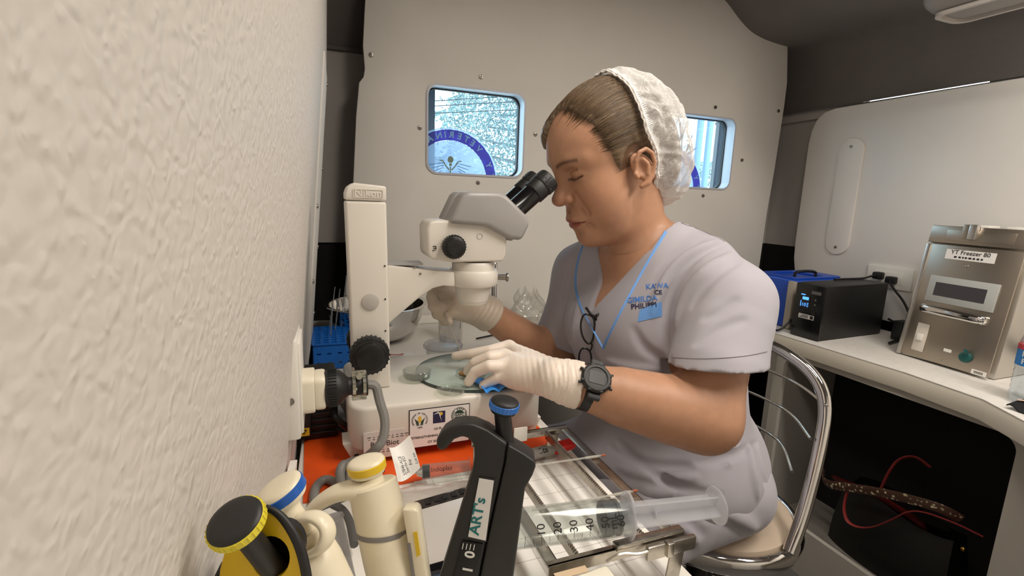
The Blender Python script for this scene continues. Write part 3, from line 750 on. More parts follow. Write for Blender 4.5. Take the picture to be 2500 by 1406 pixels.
m = MB(); m.box2((.67, 1.30, .757), (.79, 1.38, .772), .002); obj('card', m, M_RUB, t)
m = MB(); m.tube([(.40, 1.29, .753), (.44, 1.30, .755), (.52, 1.335, .753), (.60, 1.36, .753), (.66, 1.345, .753), (.72, 1.25, .7535), (.83, 1.2, .7535)], .0026, 8, smooth=3); obj('black_lead', m, M_BCABLE, None, 60, 'thin black lead lying along the rear bench', 'cable')
fa = PZ(1250, 803, .753); m = MB(); m.box((fa.x + .02, fa.y, .7535), (.065, .006, .002), .0006); m.box((fa.x + .06, fa.y, .7545), (.05, .011, .003), .001); obj('steel_scraper', m, M_CHROME, None, 35, 'short steel scraper lying on the rear bench', 'scraper')

# --- dishes and sample on and behind the stage
def dish(name, c, r, h, label, cat='petri dish', group=None, lid=True):
    t = thing(name, c, label, cat, group)
    m = MB(); m.lathe([(0, 0), (r * .97, 0), (r, .0008), (r, h), (r * .965, h), (r * .965, .0012), (0, .0012)], Matrix.Translation(c), 48); obj('dish_bottom', m, M_DISHP, t, 40)
    if lid: m = MB(); m.lathe([(r * 1.05, h * .35), (r * 1.06, h * 1.05), (r * 1.03, h * 1.12), (0, h * 1.12), (0, h * 1.05), (r * 1.01, h * 1.05), (r * 1.03, h * .35)], Matrix.Translation(c), 48); obj('dish_lid', m, M_DISHP, t, 40)
    return t
ZG = .8472
c = PZ(1018, 920, ZG); dish('petri_dish', (c.x, c.y, ZG), .0225, .012, 'small lidded petri dish nearest the microscope column')
c = PZ(1101, 955, ZG); t = dish('petri_dish', (c.x, c.y, ZG), .0225, .005, 'shallow petri dish with frothy drops at the plate rim', lid=False)
m = MB()
for i in range(90):
    a, rr = random.random() * 2 * PI, .020 * math.sqrt(random.random()); m.ball((c.x + rr * math.cos(a), c.y + rr * math.sin(a), ZG + .0018), random.uniform(.0005, .0011), u=6, v=4)
o = obj('droplets', m, M_DISHP, t, 60, kind='stuff')
c = PZ(1150, 915, ZG); t = dish('petri_dish', (c.x, c.y, ZG), .026, .006, 'open petri dish with a brown sample under the gloved hand', lid=False)
m = MB(); m.lathe([(0, .0013), (.0135, .0013), (.014, .002), (.0125, .003), (0, .003)], Matrix.Translation((c.x - .006, c.y + .006, ZG)), 30); obj('sample', m, mat('brown_agar', (150, 112, 62), .3), t, 40)
c = PZ(1058, 853, .792); c = Vector((.232, .985, .752))
t = thing('lidded_cup', c, 'clear lidded plastic cup with a knob behind the light base', 'cup')
m = MB(); m.lathe([(0, 0), (.034, 0), (.036, .084), (.034, .084), (.032, .002), (0, .002)], Matrix.Translation(c), 48); obj('cup_wall', m, M_DISHP, t, 40)
m = MB(); m.lathe([(.041, .082), (.042, .086), (.040, .090), (.030, .093), (.007, .095), (.006, .108), (0, .109)], Matrix.Translation(c), 48); obj('cup_lid', m, M_POLY, t, 40)
m = MB(); m.grid(lambda u, v: (u, v, .7525 + .004 * math.sin(20 * u) * math.sin(15 * v) + .004), 8, 8, .09, .20, 1.06, 1.20, thick=(0, 0, -.0004)); pz = obj('note_paper', m, M_PAPER, None, 60, 'white note paper with a red pen mark behind the base', 'paper')
m = MB(); m.tube([(.128, 1.165, .762), (.150, 1.175, .762), (.140, 1.182, .762), (.165, 1.17, .762), (.178, 1.178, .762)], .0024, 6, smooth=2, flat=(.3, 1)); obj('pen_mark', m, mat('red_ink', (170, 30, 24), .6), pz)
# blue wipe lying on the stage plate under the hand
wq = [PZ(1150, 932, ZG), PZ(1238, 930, ZG), PZ(1250, 951, ZG), PZ(1188, 964, ZG)]
def wipe(u, v):
    q = (wq[0].lerp(wq[1], u)).lerp(wq[3].lerp(wq[2], u), v)
    return (q.x, q.y, ZG + .0012 + .0045 * abs(math.sin(7 * u + 3 * v)) + .002 * math.sin(17 * v + 4 * u) ** 2)
m = MB(); m.grid(wipe, 26, 14, thick=(0, 0, -.0008)); obj('cleaning_wipe', m, mat('bright_blue_film', (60, 160, 255), .35), None, 60, 'crumpled bright blue wipe on the glass stage plate', 'wipe')

# --- wire rack with toothed rails at the bench edge
def rack():
    t = thing('straw_rack', (.28, .51, .752), 'worn stainless steel straw rack with toothed rails at the bench edge', 'rack')
    M_ST = mat('worn_steel', (176, 170, 160), .32, 1.0, var=(90, .18), bump=(400, .0001))
    Z = .800
    xr, yf, yb = .3430, .3745, .6420
    def angle_bar(x, y0, y1):
        m = MB(); m.box2((x - .007, y0, Z - .0015), (x + .006, y1, Z), .0004); m.box2((x + .0045, y0, Z - .010), (x + .006, y1, Z), .0004); return m
    obj('side_rail', angle_bar(xr, yf, yb), M_ST, t); obj('side_rail', angle_bar(.201, yf - .0, yb), M_ST, t)
    for xa in (.312, .230):
        ya, yz = (.375, .632)
        m = MB(); m.box2((xa - .0018, ya, Z - .012), (xa + .0018, yz, Z - .002))
        n = 70
        for i in range(n):
            y = ya + (yz - ya) * (i + .5) / n; m.box((xa, y, Z - .001), (.0036, (yz - ya) / n * .5, .003))
        obj('toothed_rail', m, M_ST, t, 30)
    m = MB(); m.box2((.195, yb - .002, Z - .012), (xr + .006, yb, Z + .001)); m.box2((.195, yb - .010, Z - .001), (xr + .006, yb, Z + .001)); obj('back_bar', m, M_ST, t)
    m = MB(); m.box2((.195, yf - .001, Z - .012), (xr + .006, yf + .001, Z + .001)); m.box2((.195, yf - .002, Z - .001), (xr + .006, yf + .006, Z + .001)); obj('front_bar', m, M_ST, t)
    m = MB(); m.box2((.268, yf - .006, Z + .001), (.352, yf + .004, Z + .008), .001); m.box2((.300, yf - .014, Z - .012), (.362, yf - .008, Z + .004), .002); m.box2((.322, yf - .018, Z - .010), (.330, yf - .010, Z + .006), .001)
    m.tube([(.255, yf - .008, Z - .004), (.27, yf - .010, Z + .004), (.29, yf - .012, Z - .002), (.31, yf - .012, Z + .001)], .0018, 6, smooth=2); obj('latch', m, M_ST, t)
    for x, y in ((.338, yf - .010), (.322, yb - .008)):
        m = MB(); m.prism([(x - .010, .752), (x + .008, .752), (x + .012, Z - .008), (x - .006, Z - .008)], y - .001, y + .001, MXZs, bevel=.0004); obj('leg', m, M_ST, t)
    for x, y in ((.205, yf), (.205, yb - .004)):
        m = MB(); m.box2((x - .008, y - .001, .752), (x + .008, y + .001, Z - .01)); obj('leg', m, M_ST, t)
    c = PZ(1275, 1068, Z)
    m = MB(); m.box2((c.x - .011, yb - .012, Z - .010), (c.x + .011, yb - .0095, Z + .013), .002); obj('rack_tag', m, M_WPL, t)
rack()
m = MB(); m.box2((.11, .352, .7505), (.349, .640, .7512)); pp = obj('reflection_sheet', m, M_PAPER, None, 0, 'white sheet with a faint painted tile reflection under the straw rack', 'paper')
m = MB()
for i in range(6): m.box2((.135 + i * .04, .353, .7512), (.136 + i * .04, .639, .75135))
for i in range(8): m.box2((.111, .37 + i * .036, .7512), (.348, .371 + i * .036, .75135))
obj('reflection_lines', m, mat('pale_grey_reflection', (205, 200, 194), .7), pp, 0)  # sheet and lines stand in for tiles reflected in the worktop
for (a, b), (c, d), lab in (((1262, 1142), (1468, 1112), 'thin clear straw with a rusty plug nearer the microscope base'), ((1300, 1245), (1545, 1199), 'thin clear straw with a rusty plug beside the large syringe')):
    p, q = PZ(a, b, .8045), PZ(c, d, .8045)
    m = MB(); m.cyl(p, q, .0013, seg=10); m.cyl(p.lerp(q, .8), p.lerp(q, .97), .0018, seg=10)
    so = obj('sampling_straw', m, clear('clear_straw', (245, 245, 240), .35, .1, 1.2), None, 60, lab, 'straw', 'straws on the rack')
    m2 = MB(); m2.cyl(q, q + (q - p).normalized() * .006, .0016, seg=8); obj('straw_plug', m2, mat('rust_red_plug', (160, 84, 56), .6), so)

# --- marker pen and its red cap
t = thing('marker_pen', (.29, .62, .765), 'grey marker pen with a red cap lying under the rack bar', 'marker')
a, b = PZ(1262, 1118, .7655), PZ(1400, 1083, .7655); ax_ = (b - a).normalized()
m = MB(); m.cyl(a, a.lerp(b, .62), .0088, .0088, 20, .002); obj('barrel', m, mat('satin_grey_barrel', (150, 146, 140), .3), t)
m = MB(); m.cyl(a.lerp(b, .62), b, .0092, .0084, 20, .003); m.box((0, .009, .02), (.003, .003, .03), M=frame(a.lerp(b, .62), ax_)); obj('cap', m, mat('red_plastic', (214, 40, 34), .3), t)
MM = frame(a.lerp(b, .42), Vector((0, -.75, .66)), ax_)
m = MB(); m.text('Sta', .013, MM @ Matrix.Translation((0, 0, .0089)), .0001); obj('barrel_lettering', m, M_INK, t, 0)
m = MB(); m.box((a.x - .0 + .018, a.y + .022, .758), (.075, .012, .010), .004, M=None); obj('orange_box', m, M_ORANGE, None, 35, 'small orange carton behind the marker pen', 'carton')

# --- flat black-framed digital pad
t = thing('hot_plate', (.12, .50, .752), 'flat warming plate with a black frame and pale glass face', 'warming plate')
m = MB(); m.prism([(.071, .440), (.160, .447), (.178, .585), (.098, .572)], .752, .764, None, bevel=.002); obj('frame', m, M_BLKGL, t)
m = MB(); m.prism([(.081, .455), (.152, .460), (.163, .560), (.104, .551)], .7635, .7645, None); obj('glass_face', m, mat('pale_glass_face', (196, 190, 184), .12), t, 0)
m = MB()
for i in range(5): m.box((.115 + .012 * i, .565 + .002 * i, .7643), (.007, .010, .0004))
obj('keys', m, M_RUB, t, 0)
m = MB(); m.box2((.055, .385, .752), (.125, .435, .775), .003); obj('black_case', m, M_BLKGL, None, 35, 'low black plastic case in front of the warming plate', 'case')
m = MB(); m.prism([(.132, .30), (.252, .322), (.252, .362), (.14, .352)], .752, .798, None, bevel=.003); bx_ = obj('storage_box', m, mat('cream_card_box', (238, 232, 214), .5, var=(20, .02)), None, 30, 'cream storage box in front of the straw rack', 'box')
m = MB(); c = PZ(1395, 1396, .799); m.box((c.x, c.y, .7984), (.034, .008, .0006)); obj('tape_patch', m, mat('tan_tape', (216, 190, 158), .5), bx_, 0)

# --- small wrapped syringe with its peeled label
t = thing('wrapped_syringe', (.14, .62, .757), 'small syringe in a peeled clear wrapper on the orange mat', 'syringe')
a, b = PZ(1030, 1152, .770), PZ(1152, 1141, .770)
M = frame(a, b - a); L = (b - a).length
m = MB(); m.lathe([(.0105, 0), (.0105, L * .94), (.0145, L * .945), (.0145, L * .965), (.0095, L * .965), (.0095, 0)], M, 28); obj('barrel', m, M_CLEAR, t, 40)
m = MB(); m.lathe([(0, L * .01), (.009, L * .01), (.0093, L * .15), (0, L * .15)], M, 24); obj('plunger_seal', m, M_RUB, t)
m = MB(); m.cyl(a - (b - a) * .28, a + (b - a) * .02, .0022, seg=10); m.cyl(a - (b - a) * .10, a + (b - a) * .02, .005, .008, seg=14); obj('nozzle', m, M_CHROME, t)
m = MB(); m.text('Indoplas', .009, frame(a.lerp(b, .40), Vector((-.25, -.72, .64)), b - a) @ Matrix.Translation((0, 0, .0107)), .0001); obj('barrel_lettering', m, M_INK, t, 0)
m = MB(); m.grid(lambda u, v: (.085 + .125 * u, .598 - .02 * u + .045 * (v - .5), .7545 + .012 * math.sin(PI * v) + .002 * math.sin(14 * u + 6 * v)), 24, 8); obj('wrapper', m, clear('wrapper_film', (244, 240, 238), .30, .12, 1.6), t, 60)
m = MB(); m.grid(lambda u, v: (.055 + .16 * u, .560 + .05 * v, .7535 + .010 * math.sin(PI * v) * (1 + .3 * math.sin(9 * u))), 24, 8); obj('wrapper_sleeve', m, clear('wrapper_film2', (246, 243, 238), .45, .1, 1.6), t, 60)
F0, F1, F2, F3 = PD(950, 1092, .63), PD(1000, 1062, .66), PD(1030, 1135, .62), PD(975, 1168, .60)
def flap(u, v):
    p = (F0.lerp(F1, u)).lerp(F3.lerp(F2, u), v); n = (F1 - F0).cross(F3 - F0).normalized()
    return p + n * (.010 * math.sin(PI * u) + .006 * v * v)
m = MB(); m.grid(flap, 10, 14, thick=tuple((F1 - F0).cross(F3 - F0).normalized() * .0003)); obj('peeled_label', m, M_PAPER, t, 60)
m = MB()
nn = (F1 - F0).cross(F3 - F0).normalized()
if nn.dot(CAM_LOC - F0) < 0: nn = -nn
for k, tx in enumerate(('57846-ACE', 'Sterile-EO', 'Exp', 'Lot no.')):
    p = Vector(flap(.22 + .19 * k, .74)) + nn * (.0008 + (.012 if nn.dot(Vector(flap(.5, .5)) - (F0.lerp(F2, .5))) < 0 else 0))
    m.text(tx, .0058, frame(p, nn, -(F3 - F0)), .0001)
obj('label_lettering', m, M_INK, t, 0)

# --- big 60 ml syringe lying over the rack
t = thing('large_syringe', (.28, .36, .80), 'large clear syringe with a dark plunger seal lying over the rack', 'syringe')
zc_ = .8275
a, b = PZ(1250, 1291, zc_), PZ(1748, 1234, zc_ + .006)
ax_ = (b - a).normalized(); LL = (b - a).length
M = frame(a, ax_, ax_.cross(Vector((0, 0, 1))))
k_ = LL / 498.0          # metres per photograph pixel along the axis (foreshortening is small)
r_ = .0190
Lb = (1522 - 1250) * k_
m = MB(); m.lathe([(r_, 0), (r_, Lb), (r_ * .93, Lb), (r_ * .93, 0)], M, 48); m.lathe([(0, -.006), (.006, -.006), (r_ * .9, -.004), (r_, 0)], M, 40); bo = obj('barrel', m, M_CLEAR, t, 40)
fl = [(math.cos(2 * PI * i / 40) * r_ * 1.02, math.sin(2 * PI * i / 40) * r_ * 1.38) for i in range(40)]
m = MB(); m.prism(fl, Lb - .001, Lb + .002, M @ Matrix.Rotation(PI / 2, 4, 'Z') @ Matrix.Rotation(-PI / 2, 4, 'Z'), bevel=.0006); obj('finger_flange', m, M_POLY, t, 40)
s0_, s1_ = (1458 - 1250) * k_, (1497 - 1250) * k_
m = MB(); m.lathe([(0, s0_ - .004), (r_ * .5, s0_ - .002), (r_ * .915, s0_ + .001), (r_ * .92, s0_ + .006), (r_ * .86, s0_ + .008), (r_ * .86, s1_ - .004), (r_ * .92, s1_ - .003), (r_ * .92, s1_), (0, s1_)], M, 44); obj('plunger_seal', m, mat('dark_rubber_seal', (62, 66, 72), .5), t, 40)
m = MB()
p0_, p1_ = s1_, LL - .001
for rot in (0, PI / 2):
    m.prism([(-r_ * .80, p0_), (r_ * .80, p0_), (r_ * .72, p1_), (-r_ * .72, p1_)], -.0011, .0011, M @ Matrix.Rotation(rot + .35, 4, 'Z') @ Matrix.Rotation(PI / 2, 4, 'X'))
obj('plunger_rod', m, M_POLY, t, 30)
m = MB(); m.lathe([(0, 0), (r_ * .42, 0), (r_ * .42, .0015), (0, .0015)], M @ Matrix.Translation((0, 0, (1585 - 1250) * k_)), 20); obj('rod_disc', m, M_POLY, t, 40)
m = MB(); m.lathe([(0, p1_), (r_ * 1.02, p1_), (r_ * 1.06, p1_ + .0012), (r_ * 1.02, p1_ + .0026), (0, p1_ + .0026)], M, 40); obj('thumb_disc', m, M_POLY, t, 40)
# graduations wrap around the barrel
m = MB()
vd = (CAM_LOC - a.lerp(b, .3)).normalized(); loc = M.to_3x3().transposed() @ vd; th0 = math.atan2(loc.y, loc.x)
dnl = M.to_3x3().transposed() @ Vector((0, 0, -1)); thd = math.atan2(dnl.y, dnl.x)
sgn = 1 if math.sin(thd - th0) > 0 else -1
g0, g1 = (1271 - 1250) * k_, (1490 - 1250) * k_
def mark(z, a0, a1, w):
    n = 5
    for i in range(n):
        for_a = [a0 + (a1 - a0) * (i + j) / n for j in (0, 1)]
        vs = []
        for aa in for_a:
            A = th0 + sgn * aa
            for dz in (-w, w): vs.append((r_ * 1.006 * math.cos(A), r_ * 1.006 * math.sin(A), z + dz))
        m.add(vs, [(0, 1, 3, 2)], M)
for i in range(61):
    z = g0 + (g1 - g0) * i / 60
    mark(z, 1.22 - (.80 if i % 10 == 0 else .62 if i % 5 == 0 else .34), 1.22, .00018)
obj('graduation_marks', m, M_INK, bo, 0)
m = MB()
for i, tx in ((10, '10'), (20, '20'), (30, '30'), (40, '40'), (50, '50'), (55, 'mL'), (60, '60')):
    z = g0 + (g1 - g0) * i / 60; A = th0 + sgn * .20
    nrm = M.to_3x3() @ Vector((math.cos(A), math.sin(A), 0)); p = M @ Vector((r_ * 1.008 * math.cos(A), r_ * 1.008 * math.sin(A), z))
    tang = nrm.cross(ax_)
    if tang.z < 0: tang = -tang
    m.text(tx, .0115, frame(p, nrm, tang), .0001)
obj('graduation_numbers', m, M_INK, bo, 0)
# ================================================================== PIPETTES STANDING AT THE BENCH FRONT
M_PBLK = mat('matt_black_pipette', (30, 29, 28), .48)
M_PCREAM = mat('cream_pipette_plastic', (234, 224, 198), .3, var=(60, .02))
M_PYEL = mat('yellow_pipette_plastic', (236, 196, 30), .35)
CAMROT = Matrix((RGT, UPV, -FWD)).transposed().to_4x4()
def pxm(d): return Matrix.Translation(PD(1250, 703, d)) @ CAMROT
def pxs(pts, d): return [((a - 1250) * d / FOC, (703 - b) * d / FOC) for a, b in pts]
def pvec(x, y, t): return (RGT * x + UPV * y - FWD * t).normalized()
def button(parent, c, axis, r, h, mcap, mring, ribs=0, dome=.14):
    M = frame(c, axis)
    m = MB(); m.lathe([(r * .55, -h * 1.0), (r * .86, -h * .92), (r * .95, -h * .7), (r * .95, -h * .55)], M, 40); obj('button_skirt', m, mcap, parent, 40)
    m = MB(); m.lathe([(r * .95, -h * .66), (r, -h * .62), (r, -h * .16), (r * .96, -h * .12)], M, 48); ro = obj('colour_ring', m, mring, parent, 40)
    if ribs:
        m = MB()
        for i in range(ribs):
            a = 2 * PI * i / ribs; m.box((r * math.cos(a), r * math.sin(a), -h * .35), (r * .05, r * .05, h * .42), M=M)
        obj('ring_ribs', m, mring, ro, 30)
    m = MB(); m.lathe([(r * .96, -h * .12), (r * .93, 0), (r * .75, h * dome * .7), (r * .4, h * dome), (0, h * dome * 1.05)], M, 40); obj('button_cap', m, mcap, parent, 60)

# --- black pipette with the handwritten label
d = .375
t = thing('black_pipette', PZ(1150, 1600, .752), 'black pipette with a hooked grip, blue button ring and handwritten label', 'pipette')
hook = [(1064, 1088), (1066, 1072), (1078, 1055), (1100, 1041), (1128, 1034), (1156, 1036), (1190, 1050), (1238, 1083), (1232, 1130), (1204, 1250), (1186, 1330), (1168, 1420), (1150, 1500),
        (1048, 1500), (1074, 1406), (1110, 1290), (1140, 1190), (1153, 1150), (1158, 1112), (1156, 1088), (1146, 1072), (1128, 1066), (1108, 1074), (1096, 1088), (1086, 1099), (1072, 1100)]
m = MB(); m.prism(pxs(hook, d), 0, -.026, pxm(d), bevel=.0045, seg=3); fo = obj('front_shell', m, M_PBLK, t, 40)
back = [(1240, 1084), (1282, 1108), (1305, 1124), (1309, 1136), (1300, 1160), (1282, 1192), (1276, 1235), (1264, 1330), (1252, 1420), (1242, 1500), (1154, 1500), (1170, 1420), (1188, 1330), (1206, 1250), (1234, 1130)]
m = MB(); m.prism(pxs(back, d), .0015, -.028, pxm(d), bevel=.006, seg=3); obj('back_shell', m, M_PBLK, t, 40)
b0, b1 = PD(1238, 1120, d + .013), PD(1226, 1000, d + .013)
m = MB(); m.cyl(b0 - (b1 - b0) * .3, b1, .0072, .0066, 24); obj('plunger_shaft', m, mat('satin_black_rod', (26, 26, 27), .35), t)
button(t, PD(1233, 978, d + .013), pvec(.17, .95, .22), .0118, .010, M_RUB, mat('blue_button_ring', (48, 118, 205), .35), 26)
lab = [(1170, 1166), (1206, 1172), (1186, 1318), (1143, 1308)]
m = MB(); m.prism(pxs([(1168, 1162), (1209, 1168), (1188, 1322), (1140, 1312)], d), .0002, .0008, pxm(d)); obj('label_window', m, M_PBLK, t, 0)
m = MB(); m.prism(pxs(lab, d), .0007, .0014, pxm(d), bevel=.0002); obj('name_label', m, mat('white_tape_label', (226, 224, 222), .25), t, 0)
ctr = PD(1166, 1260, d - .0016); ux = (PD(1190, 1170, d) - PD(1163, 1310, d)).normalized(); nz = -FWD
m = MB(); m.text("ART's", .0112, frame(ctr, nz, ux), .0001, bold=.0002, sx=1.05); obj('handwriting', m, mat('teal_marker_ink', (20, 110, 112), .6), t, 0)
m = MB(); m.prism(pxs([(1128, 1318), (1180, 1326), (1152, 1450), (1095, 1450)], d), .0003, .0012, pxm(d), bevel=.0003); obj('volume_display', m, M_BLKGL, t, 0)
m = MB(); m.text('0', .0105, frame(PD(1148, 1354, d - .0014), nz, ux), .0001, bold=.0003); m.text('1', .0105, frame(PD(1143, 1391, d - .0014), nz, ux), .0001, bold=.0003)
for i in range(4): m.prism(pxs([(1131 + i * 9, 1324 + i), (1133 + i * 9, 1324 + i), (1130 + i * 9, 1338 + i), (1128 + i * 9, 1338 + i)], d), .0013, .0015, pxm(d))
obj('volume_digits', m, mat('white_print', (225, 225, 220), .6), t, 0)
e0 = PD(1148, 1495, d + .013); e1 = Vector((e0.x - .012, e0.y - .004, .753))
m = MB(); m.cyl(e0, e0.lerp(e1, .35), .013, .009, 20); m.cyl(e0.lerp(e1, .3), e1, .0075, .003, 18); obj('tip_cone', m, M_PBLK, t)

# --- cream pipette with the yellow button ring
d = .365
t = thing('cream_pipette', PZ(980, 1620, .752), 'cream pipette with a yellow button ring and grey body band', 'pipette')
a0, a1 = PD(909, 1178, d + .02), PD(978, 1470, d + .012)
M = frame(a0, a1 - a0, RGT); L = (a1 - a0).length; R_ = .0195
m = MB(); m.lathe([(0, .0), (R_ * .86, 0), (R_ * .95, .0015), (R_ * .97, .006), (R_ * 1.0, L * .40), (R_ * 1.02, L * .6), (R_ * 1.0, L), (0, L)], M, 48); obj('body', m, M_PCREAM, t, 40)
Mb = frame(a0 + (a1 - a0) * .40, (a1 - a0).normalized() + UPV * .0 - RGT * .0 + UPV * -.0, RGT)
Mb = frame(a0 + (a1 - a0) * .40, (a1 - a0).normalized() - RGT * .22, RGT)
m = MB(); m.pipe([(R_ * 1.00, -.0018), (R_ * 1.035, -.0018), (R_ * 1.035, .0018), (R_ * 1.00, .0018)], Mb, 48); obj('body_band', m, mat('grey_band', (128, 124, 122), .4), t, 40)
hk = [PD(x, y, d + .016) for x, y in ((935, 1196), (880, 1192), (825, 1200), (782, 1224), (752, 1258), (740, 1290), (738, 1312))]
m = MB(); m.tube(hk, [.0072, .0072, .0064, .0056, .0048, .0040, .0026], 14, smooth=3, flat=(1.0, 1.9), up=tuple(UPV)); obj('finger_hook', m, M_PCREAM, t, 60)
m = MB(); m.cyl(PD(900, 1165, d + .02), PD(906, 1182, d + .02), .0105, seg=24); obj('plunger_shaft', m, M_PCREAM, t)
button(t, PD(893, 1124, d + .02), pvec(-.14, .97, .12), .0148, .0115, M_PCREAM, mat('yellow_button_ring', (226, 190, 44), .35))
m = MB(); m.prism(pxs([(982, 1244), (1012, 1242), (1021, 1250), (1056, 1500), (1022, 1500)], d), .0005, -.014, pxm(d), bevel=.0025, seg=2); obj('ejector_arm', m, M_PCREAM, t, 40)
m = MB(); m.prism(pxs([(994, 1325), (1002, 1324), (1020, 1450), (1012, 1450)], d), .0004, .0011, pxm(d)); obj('ejector_groove', m, mat('grey_band', (128, 124, 122)), t, 0)
m = MB(); m.prism(pxs([(1009, 1298), (1019, 1296), (1027, 1352), (1018, 1358)], d), .0004, .0012, pxm(d)); obj('yellow_tag', m, mat('yellow_label', (226, 190, 40), .5), t, 0)
e0 = a1; e1 = Vector((e0.x + .008, e0.y - .012, .753)); m = MB(); m.cyl(e0, e0.lerp(e1, .3), R_, .010, 24); m.cyl(e0.lerp(e1, .28), e1, .008, .003, 18); obj('tip_cone', m, M_PCREAM, t)

# --- cream pipette with the blue button ring
d = .33
t = thing('cream_pipette', PZ(810, 1640, .752), 'cream pipette with a blue button ring and coiled grip beside the vinyl wall', 'pipette')
a0, a1 = PD(692, 1222, d), PD(812, 1470, d + .004)
M = frame(a0, a1 - a0, RGT); k = d / FOC
m = MB(); m.lathe([(0, 0), (34 * k, 0), (30 * k, 30 * k), (34 * k, 60 * k), (36 * k, 95 * k), (0, 95 * k)], M, 36); obj('neck', m, M_PCREAM, t, 40)
m = MB(); m.lathe([(20 * k, 96 * k), (40 * k, 98 * k), (47 * k, 104 * k), (48 * k, 116 * k), (44 * k, 122 * k), (52 * k, 128 * k), (64 * k, 150 * k), (67 * k, 180 * k), (66 * k, 276 * k), (0, 276 * k)], M, 48); obj('body', m, M_PCREAM, t, 40)
m = MB(); m.tube([PD(x, y, d - .004 + z) for x, y, z in ((735, 1262, 0), (770, 1258, -.002), (797, 1278, -.004), (803, 1308, -.006), (785, 1340, -.008), (752, 1356, -.008))], [.003, .0034, .0034, .0034, .003, .002], 12, smooth=3, flat=(1, 2.0), up=tuple(UPV)); obj('finger_hook', m, M_PCREAM, t, 60)
button(t, PD(677, 1188, d), pvec(-.38, .86, .30), .0164, .0125, M_PCREAM, mat('royal_blue_ring', (30, 92, 178), .35))
e0 = a1; e1 = Vector((e0.x + .008, e0.y - .006, .753)); m = MB(); m.cyl(e0, e0.lerp(e1, .3), .018, .010, 24); m.cyl(e0.lerp(e1, .28), e1, .008, .003, 18); obj('tip_cone', m, M_PCREAM, t)

# --- clear tube between the two cream pipettes
a0, a1 = PD(806, 1262, .39), PD(850, 1460, .385)
m = MB(); m.lathe([(.0098, 0), (.0105, .002), (.0092, .004), (.0085, .07), (.0078, .07), (.0086, .004), (.009, 0)], frame(a0, a1 - a0), 28); m.cyl(a1, Vector((a1.x, a1.y, .753)), .0085, .004, 18); obj('plastic_tube', m, M_POLY, None, 40, 'milky plastic tube between the two cream pipettes', 'tube')

# --- black and yellow pipette
d = .232
t = thing('yellow_pipette', PZ(650, 1900, .752), 'yellow and black pipette with a broad black thumb button', 'pipette')
ax_ = pvec(-.12, .80, .56)
c = PD(571, 1268, d)
m = MB(); m.cyl(c - ax_ * .008, c - ax_ * .060, .0056, .0066, 28); obj('plunger_shaft', m, M_PBLK, t)
button(t, c, ax_, .0132, .0085, M_PBLK, mat('lime_yellow_ring', (224, 208, 52), .35), 30)
d2 = d + .020
hole = [(660 + 46 * math.cos(2 * PI * i / 24), 1362 + 52 * math.sin(2 * PI * i / 24)) for i in range(24)]
ybody = [(530, 1450), (536, 1390), (548, 1345), (575, 1318), (610, 1285), (636, 1250), (652, 1240), (678, 1256), (706, 1290), (728, 1330), (740, 1380), (748, 1450)]
m = MB(); m.prism(pxs(ybody, d2), 0, -.004, pxm(d2), bevel=.0008, holes=[pxs(hole, d2)]); obj('top_shell', m, M_PYEL, t, 30)
m = MB(); m.prism(pxs([(544, 1560), (550, 1400), (585, 1330), (630, 1300), (670, 1320), (700, 1390), (716, 1560)], d2 + .036), -.014, -.036, pxm(d2), bevel=.004, seg=3); obj('body', m, M_PBLK, t, 40)
ring = [PD(x, y, d + .001) for x, y in hole]
m = MB(); m.prism([(x * 1.0, y) for x, y in pxs([(660 + 50 * math.cos(2 * PI * i / 24), 1362 + 56 * math.sin(2 * PI * i / 24)) for i in range(24)], d2)], -.003, -.014, pxm(d2), holes=[pxs(hole, d2)]); obj('well_wall', m, M_PYEL, t, 30)
m = MB(); m.prism(pxs([(660 + 54 * math.cos(2 * PI * i / 24), 1362 + 60 * math.sin(2 * PI * i / 24)) for i in range(24)], d2), -.0135, -.018, pxm(d2)); obj('well_floor', m, M_PBLK, t, 30)
m = MB(); m.tube([PD(x, y, d2) for x, y in ((648, 1238), (680, 1252), (712, 1292), (736, 1342), (750, 1410), (756, 1470))], [.0016, .0022, .0026, .0028, .0028, .0028], 12, smooth=3, flat=(.9, .9), up=tuple(RGT)); obj('edge_grip', m, M_PBLK, t, 60)
e0 = PD(640, 1540, d2 + .02); e1 = Vector((e0.x + .012, e0.y - .004, .753)); m = MB(); m.cyl(e0, e0.lerp(e1, .3), .016, .010, 24); m.cyl(e0.lerp(e1, .28), e1, .008, .003, 18); obj('tip_cone', m, M_PBLK, t)
# dark cords between the pipettes
m = MB(); m.tube([PZ(775, 1240, .80), PZ(820, 1222, .80), PZ(865, 1205, .79), PZ(900, 1230, .77), PZ(880, 1290, .76)], .0048, 8, smooth=3); m.tube([PZ(800, 1225, .77), PZ(850, 1250, .77), PZ(865, 1330, .765)], .0048, 8, smooth=3)
obj('grey_lead', m, mat('dark_grey_lead', (84, 82, 80), .5), None, 60, 'dark grey lead coiled behind the hooked cream pipette', 'cable')
